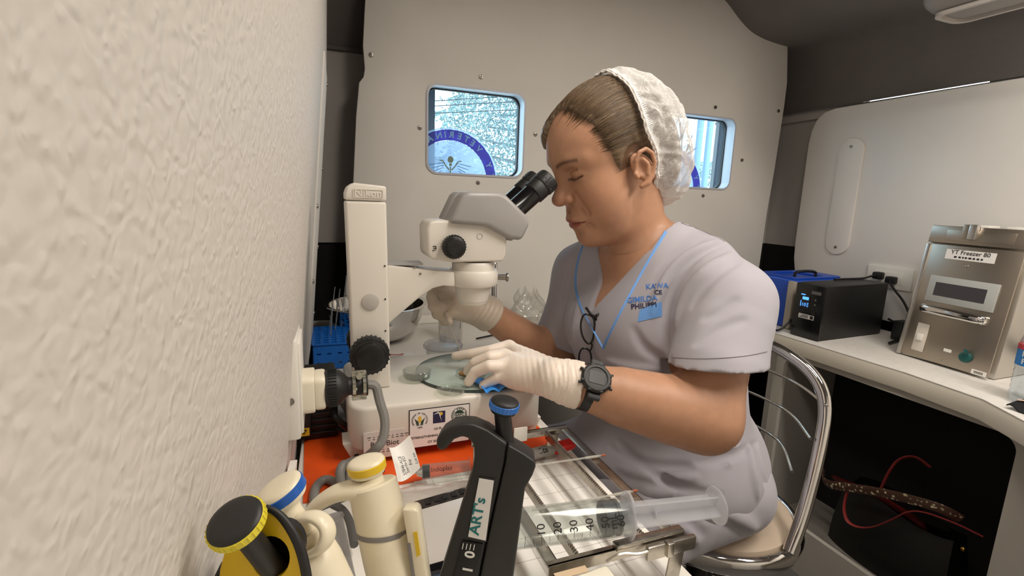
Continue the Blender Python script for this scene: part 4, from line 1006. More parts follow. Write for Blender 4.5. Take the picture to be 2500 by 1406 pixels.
# ================================================================== RIGHT-HAND COUNTER
# --- uninterruptible power supply
def box_frame(o, ax):           # frame with X along ax (horizontal), Z up
    x = Vector((ax[0], ax[1], 0)).normalized(); y = Vector((0, 0, 1)).cross(x)
    m = Matrix((x, y, Vector((0, 0, 1)))).transposed().to_4x4(); m.translation = Vector(o); return m
UM = box_frame((1.402, 1.013, .752), (.3165, .017))
t = thing('backup_power_unit', UM @ Vector((.15, .045, 0)), 'black backup power unit with a glowing blue display on the counter', 'power unit')
UH = .168
M_UPS = mat('black_ups_case', (20, 19, 19), .45, bump=(900, .0001))
m = MB(); m.box2((.006, 0, 0), (.315, .092, UH), .004, M=UM); obj('case', m, M_UPS, t)
m = MB(); m.box2((0, -.001, .0), (.008, .093, UH), .003, M=UM); obj('front_panel', m, mat('glossy_black_panel', (14, 14, 15), .25), t)
m = MB(); m.box2((.02, -.0005, UH - .002), (.315, .0925, UH + .001), .001, M=UM); obj('top_cover', m, mat('dark_grey_cover', (38, 36, 36), .5), t)
def face(u, v, du, dv, nm, mm, dx=-.0006, par=None):
    m = MB(); m.box2((dx - .0006, u, v), (dx, u + du, v + dv), M=UM); return obj(nm, m, mm, par or t, 0)
scr = face(.042, .088, .034, .050, 'display', mat('dark_display', (8, 12, 24), .1))
M_LCD = mat('lit_blue_digits', (70, 140, 255), .4, emit=2.2)
def FT(u, v, dx=-.0016): return UM @ Matrix.Translation((dx, u, v)) @ Matrix(((0, 0, -1, 0), (-1, 0, 0, 0), (0, 1, 0, 0), (0, 0, 0, 1)))
m = MB(); m.text('10', .015, FT(.060, .103), .0001)
for q in range(3): m.box2((-.0016, .045, .098 + q * .005), (-.0013, .050, .100 + q * .005), M=UM)
m.box2((-.0016, .046, .119), (-.0013, .066, .128), M=UM); m.box2((-.0016, .069, .097), (-.0013, .071, .115), M=UM); m.box2((-.0016, .058, .133), (-.0013, .072, .136), M=UM)
obj('display_digits', m, M_LCD, t, 0)
face(.010, .140, .030, .010, 'indicator_strip', mat('grey_print', (96, 94, 92), .5)); face(.022, .120, .005, .006, 'key', mat('grey_print', (96, 94, 92))); face(.022, .106, .005, .005, 'key', mat('grey_print', (96, 94, 92)))
m = MB(); m.cyl(UM @ Vector((0, .026, .083)), UM @ Vector((-.003, .026, .083)), .007, seg=20); obj('power_button', m, M_UPS, t)
face(.022, .060, .050, .014, 'rating_label', mat('silver_label', (206, 204, 200), .3))
m = MB()
for q in range(3): m.box2((-.0016, .040, .063 + q * .0035), (-.0013, .068 - .004 * q, .0645 + q * .0035), M=UM)
m.box2((-.0016, .024, .062), (-.0013, .034, .072), M=UM); obj('label_print', m, M_INK, t, 0)

# --- blue instrument case behind it
t = thing('blue_case', (1.54, 1.23, .75), 'blue plastic instrument case behind the black power unit', 'case')
M_BLUE = mat('cobalt_blue_plastic', (20, 72, 178), .35)
m = MB(); m.box2((1.452, 1.15, .752), (1.70, 1.33, .915), .008, 3); obj('body', m, M_BLUE, t)
m = MB(); m.prism(rrect(1.46, 1.16, 1.69, 1.32, .03), .914, .922, None, bevel=.003, holes=[rrect(1.485, 1.18, 1.62, 1.30, .02)]); obj('lid_rim', m, M_BLUE, t)
m = MB(); m.tube([(1.50, 1.20, .918), (1.50, 1.20, .938), (1.60, 1.20, .938), (1.60, 1.20, .918)], .005, 8, smooth=2); obj('handle', m, mat('black_handle', (18, 18, 22), .4), t)
for i in range(6):
    m = MB(); m.box2((1.51 + i * .012, 1.148, .835), (1.515 + i * .012, 1.151, .865)); obj('vent_slot', m, mat('dark_blue_slot', (8, 24, 70), .6), t)
m = MB(); m.box2((1.440, 1.148, .752), (1.454, 1.172, .912), .002); obj('end_cap', m, mat('beige_end_cap', (170, 160, 146), .5), t)

# --- socket plate on the wall with two black plugs
t = thing('wall_socket', (XR, 1.08, .895), 'white double wall socket on the pale side panel', 'socket')
m = MB(); m.box2((XR - .009, 1.008, .893), (XR + .0, 1.152, .966), .002); so = obj('socket_plate', m, M_WPL, t)
m = MB(); m.box2((XR - .0105, 1.035, .910), (XR - .0085, 1.125, .950), .001); obj('socket_insert', m, M_WPL, so)
for k, (yy, zz) in enumerate(((1.105, .933), (1.062, .924))):
    tt = thing('black_plug', (XR - .02, yy, zz - .012), ['black plug in the wall socket beside the power unit', 'black plug in the wall socket beside the freezer'][k], 'plug', 'plugs in the side wall socket')
    m = MB(); m.prism(rrect(-.014, -.012, .014, .012, .005, 3), 0, .024, frame((XR - .0105, yy, zz), (-1, 0, 0), (0, 1, 0)), bevel=.003); obj('plug_body', m, M_RUB, tt)
    m = MB(); s0 = Vector((XR - .03, yy, zz))
    pts = [s0, s0 + Vector((-.02, .01, -.004)), (1.70, 1.10, .925), (1.60, 1.10, .926), (1.55, 1.095, .926)] if k == 0 else [s0, s0 + Vector((-.015, -.02, -.02)), (1.75, .99, .86), (1.74, .95, .79), (1.73, .93, .757), (1.70, .96, .757)]
    m.tube(pts, .0035, 8, smooth=3); obj('plug_cable', m, M_BCABLE, tt, 60)
m = MB(); m.tube([(1.745, 1.03, .80), (1.74, .985, .785), (1.73, .955, .756), (1.67, .945, .757), (1.62, .935, .757), (1.60, .93, .757)], .004, 8, smooth=3); m.tube([(1.74, .975, .757), (1.70, .95, .762), (1.655, .955, .757), (1.69, .925, .760), (1.73, .93, .757)], .004, 8, smooth=3); m.box((1.69, .955, .785), (.05, .03, .06), .004)
obj('adapter_lead', m, M_BCABLE, None, 60, 'black adapter with its lead between the power unit and the freezer', 'adapter')
m = MB(); m.tube([(1.438, 1.145, .785), (1.425, 1.12, .80), (1.405, 1.118, .79), (1.38, 1.12, .765), (1.368, 1.13, .757), (1.372, 1.14, .757)], .0035, 8, smooth=3); obj('case_lead', m, M_BCABLE, None, 60, 'black lead hanging from the blue case at the counter end', 'cable')

# --- bench-top freezer: sloping stainless front
Fz = 1.115
f0, f1 = Vector((1.534, .867, .752)), Vector((1.513, .642, .752))
fu = (f1 - f0).normalized(); W = (f1 - f0).length
Ftop = PX(2272, 545, 1.585)
lean = .055
fv = Vector((lean, 0, Fz - .752)); H = fv.length; fv.normalize()
fn = fv.cross(fu); fn = fn if fn.x < 0 else -fn; fn.normalize()
FM = Matrix((fu, fv, fu.cross(fv))).transposed().to_4x4(); FM.translation = f0
SG = 1 if (fu.cross(fv)).x < 0 else -1       # local z outwards
t = thing('bench_freezer', (1.64, .75, .752), 'stainless steel bench-top freezer with a sloping front and dark screen', 'freezer')
M_SS = mat('satin_stainless', (176, 166, 152), .33, 1.0, bump=(260, .00005, (1, 14, 1)))
M_SSL = mat('pale_stainless_trim', (196, 192, 186), .3, .9)
def fbox(u0, v0, u1, v1, z0, z1, nm, mm, bev=0.0, par=None):
    m = MB(); m.box2((u0, v0, min(SG * z0, SG * z1)), (u1, v1, max(SG * z0, SG * z1)), bev, M=FM); return obj(nm, m, mm, par or t, 30)
side = [(1.534, .752), (1.780, .752), (1.780, Fz), (1.534 + lean, Fz)]
m = MB(); m.prism(side, .645, .865, MXZs, bevel=.002); obj('body', m, M_SSL, t, 30)
UPX = lambda px, py: (FM.inverted() @ (CAM_LOC + ray(px, py) * ((f0 - CAM_LOC).dot(fn) / ray(px, py).dot(fn))))
fbox(.012, .004, W - .006, .318, 0, .004, 'front_panel', M_SS, .001)
fbox(0, .0, .012, .318, 0, .006, 'corner_trim', M_SSL, .002)
fbox(.003, .322, W, H + .002, 0, .008, 'lid_front', M_SS, .002)
fbox(.045, .330, W - .03, H - .008, .008, .0095, 'lid_inset', M_SS, .0005)
q = UPX(2388, 570); fbox(q.x - .012, q.y - .020, q.x + .008, q.y + .020, .0085, .020, 'lid_latch', M_SSL, .003)
fbox(q.x - .030, q.y - .018, q.x - .012, q.y + .020, .0092, .0110, 'latch_plate', M_SS, .001)
a = UPX(2316, 606); b = UPX(2430, 645)
fbox(a.x, b.y, b.x, a.y - .002, .004, .0047, 'name_label', mat('white_sticker', (236, 232, 228)))
def FTX(u, v, z=.0052):
    return FM @ Matrix.Translation((u, v, SG * z)) @ Matrix.Diagonal((1, 1, 1, 1)) if SG > 0 else FM @ Matrix.Translation((u, v, SG * z)) @ Matrix(((1, 0, 0, 0), (0, 1, 0, 0), (0, 0, -1, 0), (0, 0, 0, 1)))
m = MB(); lw = b.x - a.x; m.text('YT Freezer 80', lw * .135, FTX((a.x + b.x) / 2, (a.y * .68 + b.y * .32)), .0001, bold=.0001); [m.box((0, 0, 0), (lw * w_, lw * .04, .0002), M=FTX(a.x + lw * x_, a.y * .24 + b.y * .76)) for x_, w_ in ((.22, .055), (.31, .05), (.38, .035), (.44, .045), (.52, .06), (.60, .045), (.68, .05), (.755, .04))]; obj('label_lettering', m, M_INK, t, 0)
q = UPX(2363, 650); m = MB(); m.lathe([(.0035, 0), (.003, .002), (0, .0026)], frame(FM @ Vector((q.x, q.y, SG * .004)), fn), 14); obj('panel_screw', m, M_CHROME, t)
a = UPX(2280, 668); b = UPX(2428, 765)
scn = fbox(a.x, b.y, b.x, a.y - .004, .004, .010, 'screen_bezel', mat('grey_bezel', (176, 178, 174), .4), .0015)
c0 = UPX(2290, 686); c1 = UPX(2407, 745)
fbox(c0.x + .003, c1.y + .002, c1.x, c0.y - .003, .0095, .0105, 'screen', mat('dark_grey_screen', (62, 60, 64), .2), 0)
h0 = UPX(2258, 752); h1 = UPX(2412, 785)
hp = [FM @ Vector((h0.x, h0.y, SG * .004)), FM @ Vector((h0.x + .003, h0.y, SG * .018)), FM @ Vector((h0.x * .7 + h1.x * .3, (h0.y + h1.y) / 2, SG * .024)), FM @ Vector((h0.x * .3 + h1.x * .7, (h0.y + h1.y) / 2, SG * .024)), FM @ Vector((h1.x - .003, h1.y, SG * .018)), FM @ Vector((h1.x, h1.y, SG * .004))]
m = MB(); m.tube(hp, .0090, 14, smooth=2, flat=(1.3, .8), up=tuple(fv)); obj('handle', m, M_CHROME, t, 60)
a = UPX(2246, 787); b = UPX(2275, 866)
fbox(a.x, b.y, a.x + .030, a.y, .004, .0065, 'switch_plate', mat('beige_switch_plate', (214, 206, 194), .4), .001); fbox(a.x + .008, b.y + .030, a.x + .022, b.y + .048, .0065, .012, 'rocker_switch', M_WPL, .001)
q = UPX(2316, 856); fbox(q.x - .009, q.y - .004, q.x + .009, q.y + .004, .004, .0048, 'small_label', M_WPL)
q = UPX(2362, 873); m = MB(); m.cyl(FM @ Vector((q.x, q.y, SG * .004)), FM @ Vector((q.x, q.y, SG * .014)), .014, .013, 24, .002); m.cyl(FM @ Vector((q.x + .004, q.y + .008, SG * .012)), FM @ Vector((q.x + .006, q.y + .018, SG * .026)), .004, seg=10); obj('drain_plug', m, mat('dark_teal_plastic', (22, 82, 80), .35), t)
q = UPX(2304, 880); m = MB(); m.lathe([(.003, 0), (0, .002)], frame(FM @ Vector((q.x, q.y, SG * .004)), fn), 12); obj('panel_screw', m, M_SCREW, t)
q = UPX(2392, 911); fbox(q.x - .016, q.y - .006, q.x + .016, q.y + .006, .004, .0048, 'barcode_label', M_WPL)
m = MB()
for i in range(9): m.box2((q.x - .010 + i * .0022, q.y - .003, min(SG * .0048, SG * .0052)), (q.x - .0090 + i * .0022, q.y + .003, max(SG * .0048, SG * .0052)), M=FM)
obj('barcode_print', m, M_INK, t, 0)
for yy in (.775, .69):
    m = MB(); m.box((1.63, yy, Fz + .004), (.05, .05, .008), .002); obj('lid_stop', m, M_WPL, t)

# --- water bottle
c = Vector((1.418, .535, .752))
t = thing('water_bottle', c, 'clear water bottle with a blue and red label at the counter edge', 'bottle')
pr = [(0, 0), (.026, 0), (.030, .004), (.031, .012)]
for i in range(5): pr += [(.0312, .02 + i * .012), (.0298, .026 + i * .012)]
pr += [(.031, .082), (.031, .125), (.030, .135), (.024, .158), (.015, .175), (.0125, .182), (.0125, .195)]
m = MB(); m.lathe(pr, Matrix.Translation(c), 40); obj('bottle_wall', m, clear('pet_plastic', (240, 246, 250), .05, .05, 1.6), t, 60)
m = MB(); m.lathe([(0, .182), (.0145, .182), (.0145, .200), (.013, .202), (0, .202)], Matrix.Translation(c), 30); obj('cap', m, M_WPL, t, 40)
m = MB(); m.lathe([(.0316, .080), (.0316, .128)], Matrix.Translation(c), 48); lb = obj('label', m, mat('blue_bottle_label', (40, 130, 205), .4), t, 60)
m = MB(); m.lathe([(.0318, .118), (.0318, .129)], Matrix.Translation(c), 48); obj('label_red_band', m, mat('red_label_band', (200, 60, 70), .4), lb, 60)
m = MB(); m.lathe([(.0318, .079), (.0318, .083)], Matrix.Translation(c), 48); obj('label_pale_band', m, M_WPL, lb, 60)
toC = (CAM_LOC - c); th = math.atan2(toC.y, toC.x)
m = MB()
for row, (wd, zz) in enumerate((('RE', .109), ('FRESH', .093))):
    for k, ch in enumerate(wd):
        a = th - .62 + k * .42; n_ = Vector((math.cos(a), math.sin(a), 0)); p = c + n_ * .0319 + Vector((0, 0, zz))
        m.text(ch, .0165, frame(p, n_, Vector((-math.sin(a), math.cos(a), 0))), .0001, bold=.0004)
obj('label_lettering', m, mat('white_print', (225, 225, 220)), lb, 0)

# --- black face mask hanging over the counter edge
def mask(u, v):
    p = Vector((1.335 + .11 * u, .478 + .055 * v - .02 * u, .757))
    return p + Vector((0, 0, .018 * math.sin(PI * min(1, u * 1.0)) * (1 - .4 * v) + .006 * math.sin(9 * v)))
m = MB(); m.grid(mask, 14, 10, thick=(0, 0, -.003)); t = obj('face_mask', m, mat('black_cloth', (20, 20, 24), .9), None, 60, 'black cloth face mask lying by the water bottle', 'mask')
m = MB(); m.tube([mask(.15, .9) + Vector((0, 0, .003)), mask(.3, .5) + Vector((0, 0, .012)), mask(.6, .55) + Vector((0, 0, .014)), mask(.9, .8) + Vector((0, 0, .004))], .0022, 8, smooth=3, flat=(.6, 1.4)); obj('ear_loop', m, mat('beige_elastic', (206, 176, 156), .8), t, 60)

# --- handbags in the cabinet
t = thing('handbag', (1.52, .78, .12), 'black handbag with red trim and a snakeskin strap in the open cabinet', 'handbag')
m = MB(); m.grid(lambda u, v: (1.53 + (.075 + .02 * math.sin(v * PI)) * math.cos(u) * (1 - .35 * v), .78 + .16 * max(-1, min(1, 1.25 * math.sin(u))) * (1 - .12 * v), .122 + .20 * v + .012 * math.sin(3 * u) * v), 40, 12, 0, 2 * PI, 0, 1); m.grid(lambda u, v: (1.53 + .03 * math.cos(u) * v, .78 + .12 * math.sin(u) * v, .322), 20, 2, 0, 2 * PI, 0.01, 1)
obj('bag_body', m, mat('black_leather', (16, 13, 12), .5, bump=(400, .0004)), t, 60)
m = MB(); m.grid(lambda u, v: (1.50 - .03 * v, .70 + .25 * u, .30 + .035 * v + .01 * math.sin(4 * u)), 16, 4, thick=(.012, 0, 0)); obj('red_flap', m, mat('dark_red_leather', (110, 26, 22), .5), t, 60)
def snake_mat():
    m = mat('snakeskin_leather', (190, 172, 130), .5); nt = m.node_tree; N = nt.nodes.new; K = nt.links.new
    tc = N('ShaderNodeTexCoord'); v = N('ShaderNodeTexVoronoi'); v.inputs['Scale'].default_value = 95; K(tc.outputs['Object'], v.inputs['Vector'])
    n = N('ShaderNodeTexNoise'); n.inputs['Scale'].default_value = 70; K(tc.outputs['Object'], n.inputs[0])
    mu = N('ShaderNodeMath'); mu.operation = 'ADD'; K(v.outputs['Distance'], mu.inputs[0]); K(n.outputs[0], mu.inputs[1])
    r = N('ShaderNodeValToRGB'); r.color_ramp.elements[0].position = .62; r.color_ramp.elements[0].color = rgb((232, 220, 184)); r.color_ramp.elements[1].position = .86; r.color_ramp.elements[1].color = rgb((80, 54, 40))
    K(mu.outputs[0], r.inputs[0]); K(r.outputs[0], nt.nodes['Principled BSDF'].inputs['Base Color']); return m
sp = [PX(px, py, x) for px, py, x in ((2012, 1150, 1.46), (2008, 1172, 1.43), (2030, 1186, 1.42), (2090, 1192, 1.42), (2170, 1206, 1.42), (2250, 1226, 1.43), (2310, 1246, 1.45), (2345, 1268, 1.48))]
m = MB(); m.tube(sp, .0135, 10, smooth=3, flat=(1.0, .22), up=(-.2, 0, 1)); obj('snakeskin_strap', m, snake_mat(), t, 60)
rs = [PX(px, py, x) for px, py, x in ((2150, 1195, 1.47), (2170, 1150, 1.48), (2195, 1118, 1.50), (2235, 1112, 1.52), (2270, 1140, 1.54))]
m = MB(); m.tube(rs, .008, 8, smooth=3, flat=(1, .3), up=(-1, 0, 0)); obj('red_strap', m, mat('faded_red_strap', (150, 52, 48), .6), t, 60)
rs = [PX(px, py, x) for px, py, x in ((2070, 1195, 1.43), (2058, 1240, 1.425), (2070, 1280, 1.425), (2120, 1292, 1.425), (2180, 1268, 1.425), (2230, 1240, 1.43), (2330, 1275, 1.46), (2400, 1310, 1.48))]
m = MB(); m.tube(rs, .007, 8, smooth=3, flat=(1, .3), up=(-1, 0, 0)); obj('red_strap', m, mat('faded_red_strap', (150, 52, 48), .6), t, 60)
q = PX(2352, 1340, 1.44); m = MB(); m.ball(q, .006); obj('stud', m, mat('brass', (190, 150, 70), .25, 1.0), t)
m = MB(); m.grid(lambda u, v: (1.585 + .05 * math.cos(u) * (1 - .3 * v), .515 + .075 * math.sin(u) * (1 - .1 * v), .122 + .30 * v), 30, 8, 0, 2 * PI, 0, 1); m.grid(lambda u, v: (1.585 + .035 * math.cos(u) * v, .515 + .0675 * math.sin(u) * v, .422), 20, 2, 0, 2 * PI, 0.01, 1); obj('dark_pouch', m, mat('dark_green_nylon', (16, 24, 18), .7), None, 60, 'dark green pouch standing at the back of the open cabinet', 'pouch')

# --- chrome stool
t = thing('bar_stool', (.765, .745, 0), 'chrome stool with a padded beige seat and a looped wire back', 'stool')
SCN = Vector((.775, .745, .494))
m = MB(); m.lathe([(0, -.01), (.150, -.012), (.160, .0), (.158, .02), (.12, .032), (0, .036)], Matrix.Translation(SCN), 56); obj('seat_pad', m, mat('beige_leatherette', (190, 172, 152), .45, bump=(300, .0004)), t, 60)
m = MB(); m.tube([SCN + Vector((.168 * math.cos(a), .168 * math.sin(a), -.004)) for a in [2 * PI * i / 48 for i in range(48)]], .016, 14, closed=True, flat=(1.3, .8)); obj('seat_ring', m, M_CHROME, t, 60)
arc = [(.90, .575, .520), (.945, .590, .575), (1.00, .615, .68), (1.035, .64, .765), (1.035, .675, .815), (1.02, .74, .845), (1.015, .80, .85), (1.02, .87, .845), (1.035, .93, .815), (1.03, .965, .765), (.99, .965, .68), (.93, .945, .575), (.89, .92, .520)]
arc = [(x - .094, y, z if z > .6 else z - .012) for x, y, z in arc]
m = MB(); m.tube(arc, .0125, 14, smooth=3); obj('back_tube', m, M_CHROME, t, 60)
for zz, dx in ((.765, 0.0), (.70, -.012), (.635, -.03)):
    m = MB(); m.tube([(.926 + dx + (zz - .765) * .3, .63, zz), (.966 + dx, .72, zz + .006), (.971 + dx, .80, zz + .008), (.966 + dx, .88, zz + .006), (.926 + dx + (zz - .765) * .3, .965, zz)], .0032, 8, smooth=3); obj('back_wire', m, M_CHROME, t, 60)
m = MB(); m.cyl((.765, .745, .03), (.765, .745, .486), .028, .028, 24); m.cyl((.765, .745, .25), (.765, .745, .30), .045, .045, 24, .004); obj('pedestal', m, mat('dark_steel_column', (60, 58, 56), .35, .8), t, 40)
m = MB(); m.lathe([(0, .002), (.21, .002), (.21, .008), (.19, .018), (.05, .035), (.03, .05), (0, .05)], Matrix.Translation((.765, .745, 0)), 56); obj('base_disc', m, M_CHROME, t, 60)
m = MB(); m.tube([(.765 + .155 * math.cos(a), .745 + .155 * math.sin(a), .24) for a in [2 * PI * i / 40 for i in range(40)]], .010, 10, closed=True); 
for k in range(3): m.tube([(.765, .745, .27), (.765 + .155 * math.cos(k * 2.1), .745 + .155 * math.sin(k * 2.1), .24)], .008, 8)
obj('foot_ring', m, M_CHROME, t, 60)
# ================================================================== THE WOMAN AT THE MICROSCOPE
A3 = lambda p: np.array(tuple(p), dtype=np.float64)
class Sculpt:
    """solid built from smoothly blended capsules and ellipsoids, turned into one skin by surface nets"""
    def __init__(s): s.ops = []
    def ell(s, c, r, k=.01, R=None, op='u'): s.ops.append(('e', A3(c), np.array(r, float), np.eye(3) if R is None else np.array(R, float), k, op)); return s
    def chain(s, pts, rs, k=.01, op='u'):
        rs = [rs] * len(pts) if isinstance(rs, (int, float)) else rs
        s.ops.append(('c', [A3(p) for p in pts], list(rs), None, k, op)); return s
    @staticmethod
    def blend(D, d, k, op):
        if op == 'u':
            h = np.maximum(k - np.abs(D - d), 0) / max(k, 1e-9); return np.minimum(D, d) - h * h * k * .25
        h = np.maximum(k - np.abs(-d - D), 0) / max(k, 1e-9); return np.maximum(D, -d) + h * h * k * .25
    def grid(s, lo, hi, h, T=None):
        s.lo, s.h = np.array(lo, float), h
        s.n = np.ceil((np.array(hi) - s.lo) / h).astype(int) + 1
        s.T = np.eye(4) if T is None else np.array(T, float)      # grid -> world (rigid)
        s.Ti = np.linalg.inv(s.T)
        s.D = np.full(s.n, .06, dtype=np.float32)
        s.ax = [(s.lo[i] + h * np.arange(s.n[i])).astype(np.float32) for i in range(3)]
        return s
    def _sl(s, lo, hi):
        a = np.clip(np.floor((lo - s.lo) / s.h).astype(int), 0, s.n); b = np.clip(np.ceil((hi - s.lo) / s.h).astype(int) + 1, 0, s.n)
        return None if np.any(b <= a) else tuple(slice(a[i], b[i]) for i in range(3))
    def bake(s, ops=None):
        R3, t3 = s.Ti[:3, :3], s.Ti[:3, 3]
        for kind, c, r, R, k, op in (s.ops if ops is None else ops):
            m = k + .03
            if kind == 'e':
                c2 = R3 @ c + t3; R2 = R3 @ R; e = np.sqrt(((R2 * r) ** 2).sum(1)) + m
                sl = s._sl(c2 - e, c2 + e)
                if sl is None: continue
                g = np.meshgrid(*[s.ax[i][sl[i]] - c2[i] for i in range(3)], indexing='ij', sparse=True)
                q = [(g[0] * R2[0, j] + g[1] * R2[1, j] + g[2] * R2[2, j]) for j in range(3)]
                k0 = np.sqrt(sum((q[j] / r[j]) ** 2 for j in range(3))); k1 = np.sqrt(sum((q[j] / r[j] ** 2) ** 2 for j in range(3))) + 1e-9
                d = k0 * (k0 - 1) / k1
            else:
                P = [R3 @ p + t3 for p in c]; rm = max(r) + m
                sl = s._sl(np.min(P, 0) - rm, np.max(P, 0) + rm)
                if sl is None: continue
                X, Y, Z = np.meshgrid(*[s.ax[i][sl[i]] for i in range(3)], indexing='ij', sparse=True)
                d = None
                for i in range(max(1, len(P) - 1)):
                    a = P[i]; b = P[min(i + 1, len(P) - 1)]; ab = b - a; L2 = max(float(ab @ ab), 1e-12)
                    x, y, z = X - a[0], Y - a[1], Z - a[2]
                    tt = np.clip((x * ab[0] + y * ab[1] + z * ab[2]) / L2, 0, 1)
                    dd = np.sqrt((x - tt * ab[0]) ** 2 + (y - tt * ab[1]) ** 2 + (z - tt * ab[2]) ** 2) - (r[i] + (r[min(i + 1, len(P) - 1)] - r[i]) * tt)
                    d = dd if d is None else np.minimum(d, dd)
            s.D[sl] = Sculpt.blend(s.D[sl], d.astype(np.float32), k, op)
        return s
    def field(s, fn):
        X, Y, Z = np.meshgrid(*s.ax, indexing='ij', sparse=True)
        s.D = fn(X, Y, Z, s.D).astype(np.float32); return s
    def nets(s, smooth=1):
        D = s.D; ins = D < 0
        c = [(i, j, k) for i in (0, 1) for j in (0, 1) for k in (0, 1)]
        n = np.array(D.shape) - 1
        cnt = np.zeros(n, np.int8)
        for i, j, k in c: cnt += ins[i:i + n[0], j:j + n[1], k:k + n[2]]
        act = (cnt > 0) & (cnt < 8)
        idx = np.argwhere(act); vid = np.full(n, -1, np.int64); vid[act] = np.arange(len(idx))
        val = np.stack([D[idx[:, 0] + i, idx[:, 1] + j, idx[:, 2] + k] for i, j, k in c], 1)
        pos = np.zeros((len(idx), 3)); num = np.zeros(len(idx))
        for a in range(8):
            for b in range(a + 1, 8):
                df = np.abs(np.array(c[a]) - np.array(c[b]))
                if df.sum() != 1: continue
                va, vb = val[:, a], val[:, b]; m = (va < 0) != (vb < 0)
                t = np.where(m, va / np.where(m, va - vb, 1), 0)
                pos[m] += np.array(c[a]) + t[m, None] * (np.array(c[b]) - np.array(c[a])); num[m] += 1
        V = s.lo + s.h * (idx + pos / num[:, None])
        F = []
        for ax in range(3):
            o1, o2 = [(1, 2), (2, 0), (0, 1)][ax]
            sa = [slice(1, -1)] * 3; sb = [slice(1, -1)] * 3; sa[ax] = slice(0, -1); sb[ax] = slice(1, None)
            A, B = ins[tuple(sa)], ins[tuple(sb)]
            e = np.argwhere(A != B)
            if len(e) == 0: continue
            fl = A[e[:, 0], e[:, 1], e[:, 2]]
            off = np.ones(3, int); off[ax] = 0; g = e + off
            def cell(d1, d2):
                q = g.copy(); q[:, o1] -= d1; q[:, o2] -= d2; return vid[q[:, 0], q[:, 1], q[:, 2]]
            q = np.stack([cell(1, 1), cell(0, 1), cell(0, 0), cell(1, 0)], 1)
            q[~fl] = q[~fl][:, ::-1]; F.append(q)
        F = np.concatenate(F); F = F[(F >= 0).all(1)]
        for _ in range(smooth):
            E = np.concatenate([F[:, [0, 1]], F[:, [1, 2]], F[:, [2, 3]], F[:, [3, 0]]])
            S = np.zeros_like(V); N = np.zeros(len(V))
            for a, b in ((0, 1), (1, 0)):
                np.add.at(S, E[:, a], V[E[:, b]]); np.add.at(N, E[:, a], 1)
            V = V * .5 + S / np.maximum(N, 1)[:, None] * .5
        V = V @ s.T[:3, :3].T + s.T[:3, 3]
        return V, F
def mesh_of(V, F):
    m = MB(); m.v = [tuple(p) for p in V]; m.f = [tuple(int(i) for i in q) for q in F]; return m
def keep(V, F, mask):
    f = F[mask[F].all(1)]; u = np.unique(f); r = np.full(len(V), -1, np.int64); r[u] = np.arange(len(u)); return V[u], r[f]
from mathutils.bvhtree import BVHTree
class Surf:
    def __init__(s, V, F): s.t = BVHTree.FromPolygons([tuple(p) for p in V], [tuple(int(i) for i in q) for q in F])
    def hit(s, px, py, lift=0.0):
        d = ray(px, py).normalized(); p, n, i, dist = s.t.ray_cast(CAM_LOC, d)
        if p is None: return None, None
        if n.dot(d) > 0: n = -n
        return p + n * lift, n
    def run(s, pts, lift=0.0):
        best, cur = [], []
        for p in s.path(pts, lift):
            if cur and (p - cur[-1]).length > .022:
                if len(cur) > len(best): best = cur
                cur = []
            cur.append(p)
        return cur if len(cur) > len(best) else best
    def path(s, pts, lift=0.0, n=6):
        out = []; q = smooth_poly([(a, b, 0) for a, b in pts], 2, False)
        for v in q:
            p, nn = s.hit(v.x, v.y, lift)
            if p is not None: out.append(p)
        return out

woman = thing('person', (.80, .76, 0), 'woman in grey scrubs and a white hairnet looking into the microscope', 'person')
# ---- head frame: looks along -x, bowed 28 degrees
HP = rad(28)
HO = np.array((.503, .80, 1.203))
HF = np.array((-math.cos(HP), 0, -math.sin(HP))); HU = np.array((-math.sin(HP), 0, math.cos(HP))); HL = np.array((0, -1., 0))
HM = np.eye(4); HM[:3, 0] = HF; HM[:3, 1] = HL; HM[:3, 2] = HU; HM[:3, 3] = HO
HR = HM[:3, :3]
def H(f, l, u): return HO + HF * f + HL * l + HU * u
SL, EL_, WL = np.array((.612, .605, .998)), np.array((.530, .538, .834)), np.array((.345, .612, .880))    # near arm: shoulder, elbow, wrist
SR, ER, WR = np.array((.540, .955, .995)), np.array((.485, .965, .795)), np.array((.305, .922, .920))     # far arm
def torso_ops(S, g):
    """trunk shared by the body (g = 0) and the scrub top (g = cloth offset)"""
    yaw = rad(-18); c, s_ = math.cos(yaw), math.sin(yaw); Rz = np.array(((c, -s_, 0), (s_, c, 0), (0, 0, 1)))
    ln = rad(-20); Ry = np.array(((math.cos(ln), 0, -math.sin(ln)), (0, 1, 0), (math.sin(ln), 0, math.cos(ln))))
    S.ell((.625, .795, .935), (.120 + g, .158 + g, .150 + g), .05, Rz @ Ry)
    S.ell((.565, .738, .895), (.072 + g, .072 + g, .072 + g), .06, Rz)
    S.ell((.548, .850, .895), (.072 + g, .072 + g, .072 + g), .06, Rz)
    S.ell((.655, .785, .780), (.140 + g, .162 + g, .160 + g), .07, Rz)
    S.ell((.700, .775, .640), (.148 + g, .172 + g, .130 + g), .06, Rz)
    S.chain([(.615, .80, 1.045), (.640, .70, 1.035), SL], [.046 + g, .048 + g, .052 + g], .05)
    S.chain([(.60, .80, 1.045), (.555, .90, 1.035), SR], [.046 + g, .046 + g, .048 + g], .05)
    S.ell((.645, .79, 1.005), (.080 + g, .12 + g, .075 + g), .05, Rz)
def neck_ops(S):
    S.chain([H(-.040, 0, .0), (.565, .80, 1.115), (.605, .80, 1.03)], [.050, .050, .060], .025)
    S.chain([H(-.005, 0, -.075), (.562, .80, 1.060)], [.034, .040], .03)
